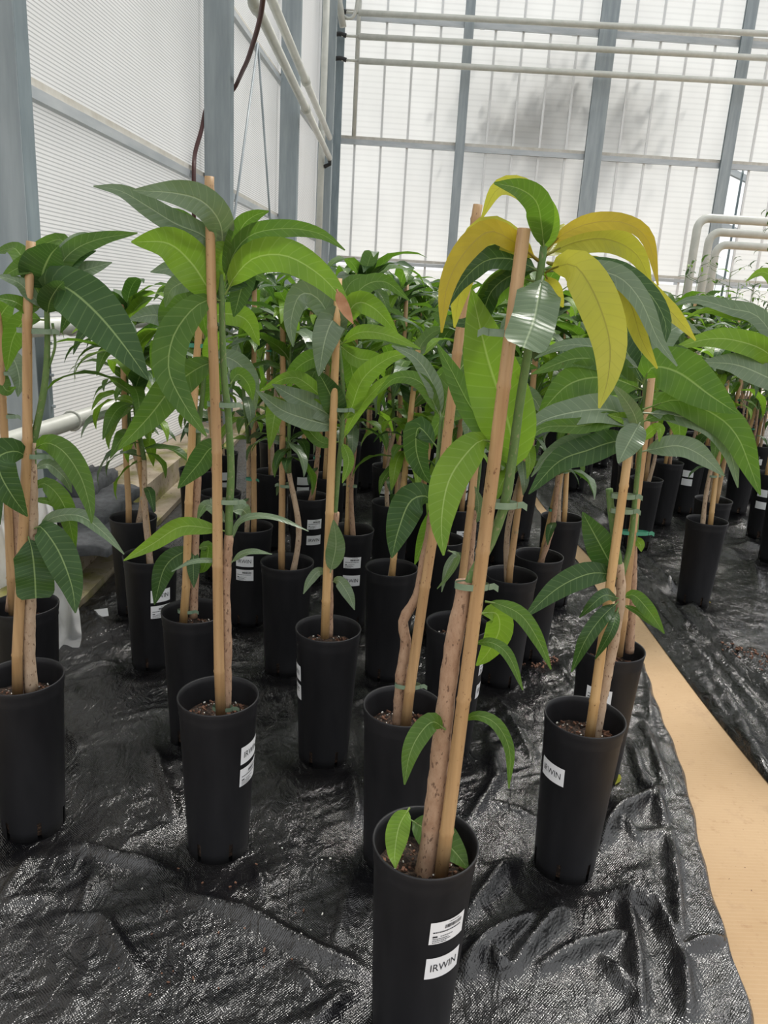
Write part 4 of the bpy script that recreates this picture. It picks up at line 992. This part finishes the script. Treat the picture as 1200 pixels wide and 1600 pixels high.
for (e_, n_, lab) in (((515, 247), (400, 10), 'lower of two cream pipes high along the ribbed wall, ending in a black elbow'), ((515, 215), (425, 0), 'upper of two cream pipes high along the ribbed wall')):
    E_ = ony(*e_, 12.8); dv = RM @ np.array([21 / F, -334 / F, 1.]); dv[2] = 0; dv = unit(dv); S_ = E_ - dv * 11.6
    o, bs = pipe('wall_pipe', [S_, E_], .042, 'pipe', lab)
    for s in (3.2, 6.4): MB().tube([E_ - dv * s, E_ - dv * (s - .12)], .055, 12).build('coupling', 'pipe', o, True, bs)
    if e_[1] == 247: MB().tube([E_, E_ + dv * .05 + np.array([0, 0, -.08]), E_ + dv * .06 + np.array([-.085, 0, -.12])], .03, 8).build('elbow', 'rubber', o, True, bs)
ap = onwall(403, 62, .063); ap[2] = 3.86
for q, se, lab in (((365, 345), 6.99, 'thin steel wire brace slanting back towards the taller near column'), ((425, 385), 9.99, 'thin steel wire brace slanting towards the corner')):
    Q = onwall(*q, .063); k = (se - UL @ ap) / (UL @ Q - UL @ ap)
    tag(MB().tube([ap, ap + (Q - ap) * k], .012, 6).build('brace_rod', 'steel', None), lab, 'brace')
# the hose hangs before the pipes, slips behind the column and on between column and sheet
hp = [ony(415, -60, 5.5), ony(408, 20, 5.9), ony(390, 85, 6.4), ony(378, 113, 6.88), ony(373, 124, 7.11), ony(365, 139, 7.2)]
zt = float(hp[-1][2]); zl = float(onwall(305, 238, .021)[2])
hp += [W(7.10, .13, zt - .08), W(7.06, .05, zt - .14), W(6.98, .021, zt - .19), W(6.84, .021, (zt - .19 + zl) / 2), onwall(305, 238, .022), onwall(303, 262, .07), onwall(303, 300, .075), onwall(303, 345, .04), onwall(303, 400, .03)]
tag(MB().tube(spline(hp, 90), .018, 8).build('hose', 'hose', None), 'dark red rubber hose running up the ribbed wall behind a column', 'hose')

# far corner risers and the end wall pipes
def rod(name, a, b_, r, mt_, label, cat, n=10): return tag(MB().tube([a, b_], r, n).build(name, mt_, None), label, cat)
yy = YF - .45
rp = onwall(506, 130, .14); rod('riser_pipe', (rp[0], rp[1], .2), (rp[0], rp[1], 7.6), .05, 'pipe', 'vertical cream riser pipe in the corner of the walls', 'pipe')
cp = W(0, 0, 0) + UL * (YF - .2) + NL * .16; tag(MB().box((cp[0], YF - .2, 3.9), .13, .13, 7.8).build('corner_post', 'steel_dark', None, False), 'dark steel corner post where the two walls meet', 'post')
rp2 = ony(557, 110, YF - .25); rod('riser_pipe', (rp2[0], YF - .25, 4.06), (rp2[0], YF - .25, 7.8), .035, 'pipe', 'slim vertical pipe crossing the end wall pipes', 'pipe')
for (pa, pb, lab) in (((560, 20), (1200, 53), 'topmost cream pipe across the end wall, along the steel beam'), ((560, 57), (1200, 91), 'middle cream pipe across the end wall'), ((560, 95), (1200, 130), 'lowest of the three cream pipes across the end wall')):
    a = ony(*pa, yy); b_ = ony(*pb, yy); d = (b_ - a) / np.linalg.norm(b_ - a); o, bs = pipe('wall_pipe', [a, b_ + d * 3], .048, 'pipe', lab)
    MB().tube([a - d * .28, a], .022, 8).build('nipple', 'pipe', o, True, bs)
    e = ony(521, pa[1] - 3, yy); MB().tube(spline([e, (e + a) / 2 - d * .1 + np.array([0, 0, .02]), a - d * .2], 8), .035, 8).build('rubber_coupling', 'rubber', o, True, bs)
hp = [ony(*p, YF - 1.0) for p in ((527, -60), (530, 5), (536, 42))]
o, bs = pipe('drop_pipe', hp, .055, 'pipe', 'cream pipe end dangling at the top of the corner'); e = hp[-1]
MB().tube(spline([e + np.array([0, 0, .15]), e + np.array([.12, 0, .12]), e + np.array([.2, 0, .3]), e + np.array([.22, 0, .9])], 14), .025, 8).build('branch', 'pipe', o, True, bs)
for i, (p0, p1, p2) in enumerate((((1085, 460), (1092, 340), (1230, 348)), ((1103, 460), (1110, 362), (1230, 370)), ((1112, 460), (1120, 382), (1230, 388)))):
    yb = 11.6 + .45 * i; A, B, C = (ony(*p, yb) for p in (p0, p1, p2)); A[2] = .3; A[0] = B[0]; r = .16
    pts = [A, B - np.array([0, 0, r])] + [B + np.array([r - r * math.cos(t), 0, -r + r * math.sin(t)]) for t in np.linspace(.3, math.pi / 2, 6)] + [C + np.array([3, 0, 0])]
    pipe('heating_pipe', pts, .06, 'pipe', ['nearest and tallest', 'middle', 'hindmost and lowest'][i] + ' of the nested bent cream pipes before the clear pane')
wd = ony(1147, 330, YF - .3); rod('chain', wd * np.array([1, 0, 0]) + np.array([-.22, YF - .06, 1.9]), wd * np.array([1, 0, 0]) + np.array([-.22, YF - .06, 3.99]), .012, 'steel_dark', 'thin hanging chain before the clear pane', 'chain', 5)
wd = ony(1150, 330, YF + .06); rod('post', (wd[0], YF + .06, .2), (wd[0], YF + .06, 4.0), .022, 'steel_dark', 'thin dark upright outside the clear pane', 'post', 6)
o = empty('outside_frame', (9, YF + 5, 0), 'pale steel framework of the neighbouring greenhouse seen through the clear pane', 'framework')
for z in (2.2, 3.4, 4.6, 5.6): MB().box((0, 0, z), 9, .12, .14, (unit((1, 0, -.35)), (0, 1, 0), unit((.35, 0, 1)))).build('beam', 'rail', o, False)
for x in (-3, -1.5, 0, 1.5): MB().box((x, 0, 3), .1, .1, 6).build('upright', 'rail', o, False)
# a tree outside, its blurred shade showing through the white end wall
o = empty('outside_tree', (3.3, YF + .5, 0), 'leafy tree outside, a soft grey shape through the white end wall', 'tree'); rd = random.Random(4); mb = MB()
for i in range(900):
    cx, cz, sx, sz = rd.choice(((-1.3, 4.65, .45, .45), (1.1, 4.7, .35, .45), (-.1, 5.2, .35, .3), (-.6, 4.6, .4, .3))); p = np.array([rd.gauss(cx, sx), max(-.38, rd.gauss(-.1, .15)), rd.gauss(cz, sz)])
    a = unit([rd.gauss(0, 1) for _ in range(3)]); b_ = unit(np.cross(a, [rd.gauss(0, 1) for _ in range(3)])); mb.add([p - a * .08, p + b_ * .05, p + a * .08, p - b_ * .05], [(0, 1, 2, 3)])
f_ = mb.build('foliage', 'dark', o); f_['kind'] = 'stuff'
MB().tube([(0, 0, 0), (.05, 0, 2.2), (-.2, 0, 4.3)], [.09, .07, .04], 8).build('trunk', 'bark', o)
for q in ((-1.3, 0, 4.7), (1.1, 0, 4.8), (-.1, 0, 5.3)): MB().tube([(.02, 0, 3.2), q], [.04, .015], 6).build('branch', 'bark', o)

# ------------------------------------------------------------------ clutter by the kerb
def cloth(name, cx, cy, z0, sx, sy, amp, seed, mt_, thick=.02, n=26, lift=.06):
    xs = np.linspace(-1, 1, n); X, Y = np.meshgrid(xs, xs); r = 1 + .16 * (vnoise(np.arctan2(Y, X) * 2 + 9, X * 0 + seed, seed) - .5)
    Hh = thick + lift * np.clip(1 - (X ** 2 + Y ** 2) / 1.7, 0, 1) + amp * (1 - np.abs(2 * vnoise(X * 3 + 9, Y * 2.2 + 9, seed) - 1)) + amp * .5 * vnoise(X * 7 + 30, Y * 6 + 30, seed + 1)
    PX = cx + X * sx * r; PY = cy + Y * sy * r; V = np.stack([PX, PY, z0 + Hh], -1).reshape(-1, 3).tolist(); k = n * n
    Vb = np.stack([PX, PY, np.full_like(PX, z0)], -1).reshape(-1, 3).tolist(); idx = np.arange(k).reshape(n, n)
    fs = np.stack([idx[:-1, :-1], idx[:-1, 1:], idx[1:, 1:], idx[1:, :-1]], -1).reshape(-1, 4).tolist()
    bd = list(idx[0, :]) + list(idx[1:, -1]) + list(idx[-1, -2::-1]) + list(idx[-2:0:-1, 0])
    fs += [(int(a), int(a) + k, int(b_) + k, int(b_)) for a, b_ in zip(bd, bd[1:] + bd[:1])]
    return MB().add(V + Vb, fs).build(name, mt_, None)
for px_, py_, z, sx, sy, am, sd, lab in ((163, 838, .20, .16, .40, .014, 3, 'bottom grey ground cloth slumped over the kerb edge'), (150, 800, .26, .17, .33, .016, 5, 'middle folded grey cloth of the heap on the kerb'),
                                         (128, 768, .32, .13, .24, .03, 8, 'topmost crumpled grey cloth of the heap on the kerb')):
    w = onz(px_, py_, z); tag(cloth('ground_cloth', w[0] - .06, w[1] + .15, z - .02, sx, sy, am, sd, 'cloth', .03, lift=.03), lab, 'cloth')
# thin white plastic draped down to the floor behind the pots
nu, nv = 40, 26; V = []
bl, br = onz(-60, 1045), onz(122, 1022); tl, tr_ = ony(-20, 770, 3.1), ony(84, 790, 3.0)
for j in range(nv + 1):
    t = j / nv
    for i in range(nu + 1):
        s = i / nu; p = (tl * (1 - s) + tr_ * s) * (1 - t) + (bl * (1 - s) + br * s) * t
        p = p + np.array([.03, -.05, 0]) * math.sin(s * 17 + 2 * t) * t + np.array([.02, -.09, .03]) * (float(vnoise(np.array(s * 7), np.array(t * 6), 4)) - .4) + np.array([.05, 0, -.10]) * math.sin(math.pi * t)
        V.append((p[0], p[1], max(p[2], .012)))
fs = [(j * (nu + 1) + i, j * (nu + 1) + i + 1, (j + 1) * (nu + 1) + i + 1, (j + 1) * (nu + 1) + i) for j in range(nv) for i in range(nu)]
tag(MB().add(V, fs).build('plastic_drape', 'bag', None), 'thin white plastic film draped from the ledge to the floor', 'plastic film')
def ground(x, y):
    f_, sd = (FOLDS, 3) if x < edge_l(y) else (FOLDS_R, 9)
    return .003 + float(sheet_height(np.array([x]), np.array([y]), f_, sd)[0])
def crumbs(px_, py_, n, r, label, mt_='crumb', s=(.004, .011)):
    w = onz(px_, py_); rd = random.Random(n); mb = MB(); k = 0
    while k < n:
        a = rd.uniform(0, 6.283); q = r * math.sqrt(rd.random()); x, y = w[0] + q * math.cos(a), w[1] + q * math.sin(a); k += 1
        if any(math.hypot(x - p[0], y - p[1]) < .09 for p in POTS_XY): continue
        sz = rd.uniform(*s); t = rd.uniform(0, 3); A = [(math.cos(t), math.sin(t), rd.uniform(-.3, .3)), (-math.sin(t), math.cos(t), rd.uniform(-.3, .3)), (0, 0, 1)]
        mb.box((x - w[0], y - w[1], ground(x, y) + sz * .22), sz * rd.uniform(.6, 1.8), sz * .7, sz * .5, [unit(v) for v in A])
    o = link('soil_crumbs', mb.mesh('soil_crumbs', mt_, False), None, (w[0], w[1], 0)); tag(o, label, 'spilled soil', None, 'stuff')
w = onz(155, 966); tag(MB().box((w[0], w[1], ground(w[0], w[1]) + .003), .075, .085, .002, (unit((1, .4, .05)), unit((-.4, 1, 0)), (0, 0, 1))).build('paper_slip', 'paper', None, False), 'small white paper slip lying on the black sheet', 'paper')
crumbs(836, 1030, 150, .09, 'reddish bark crumbs spilled behind the scuffed pot')
crumbs(1175, 1035, 90, .13, 'reddish bark crumbs scattered on the sheet across the strip')
crumbs(330, 1450, 22, .22, 'few loose bark flecks on the sheet before the front pots', 'crumb', (.003, .006))
crumbs(380, 1420, 14, .30, 'few white perlite specks on the front of the sheet', 'perlite', (.0025, .004))
def flat_leaf(px_, py_, L, wd, ang, mt_, label):
    w = onz(px_, py_); d = np.array([math.cos(ang), math.sin(ang), 0]); P = [w + d * L * (t - .5) + np.array([0, 0, ground(w[0], w[1]) + .003 + .008 * math.sin(math.pi * t)]) for t in (0, .35, .7, 1)]
    tag(link('fallen_leaf', leaf_mesh(P, wd, lambda p, t: np.array([0, 0, 1.]), mt_, 10, .25, .12)), label, 'leaf')
flat_leaf(962, 1220, .06, .03, 1.2, 'yellow', 'small yellow fallen leaf wedged behind the pot by the strip')
flat_leaf(1096, 940, .09, .035, -.6, 'olive', 'dry ochre leaf lying at the foot of the lone pot')
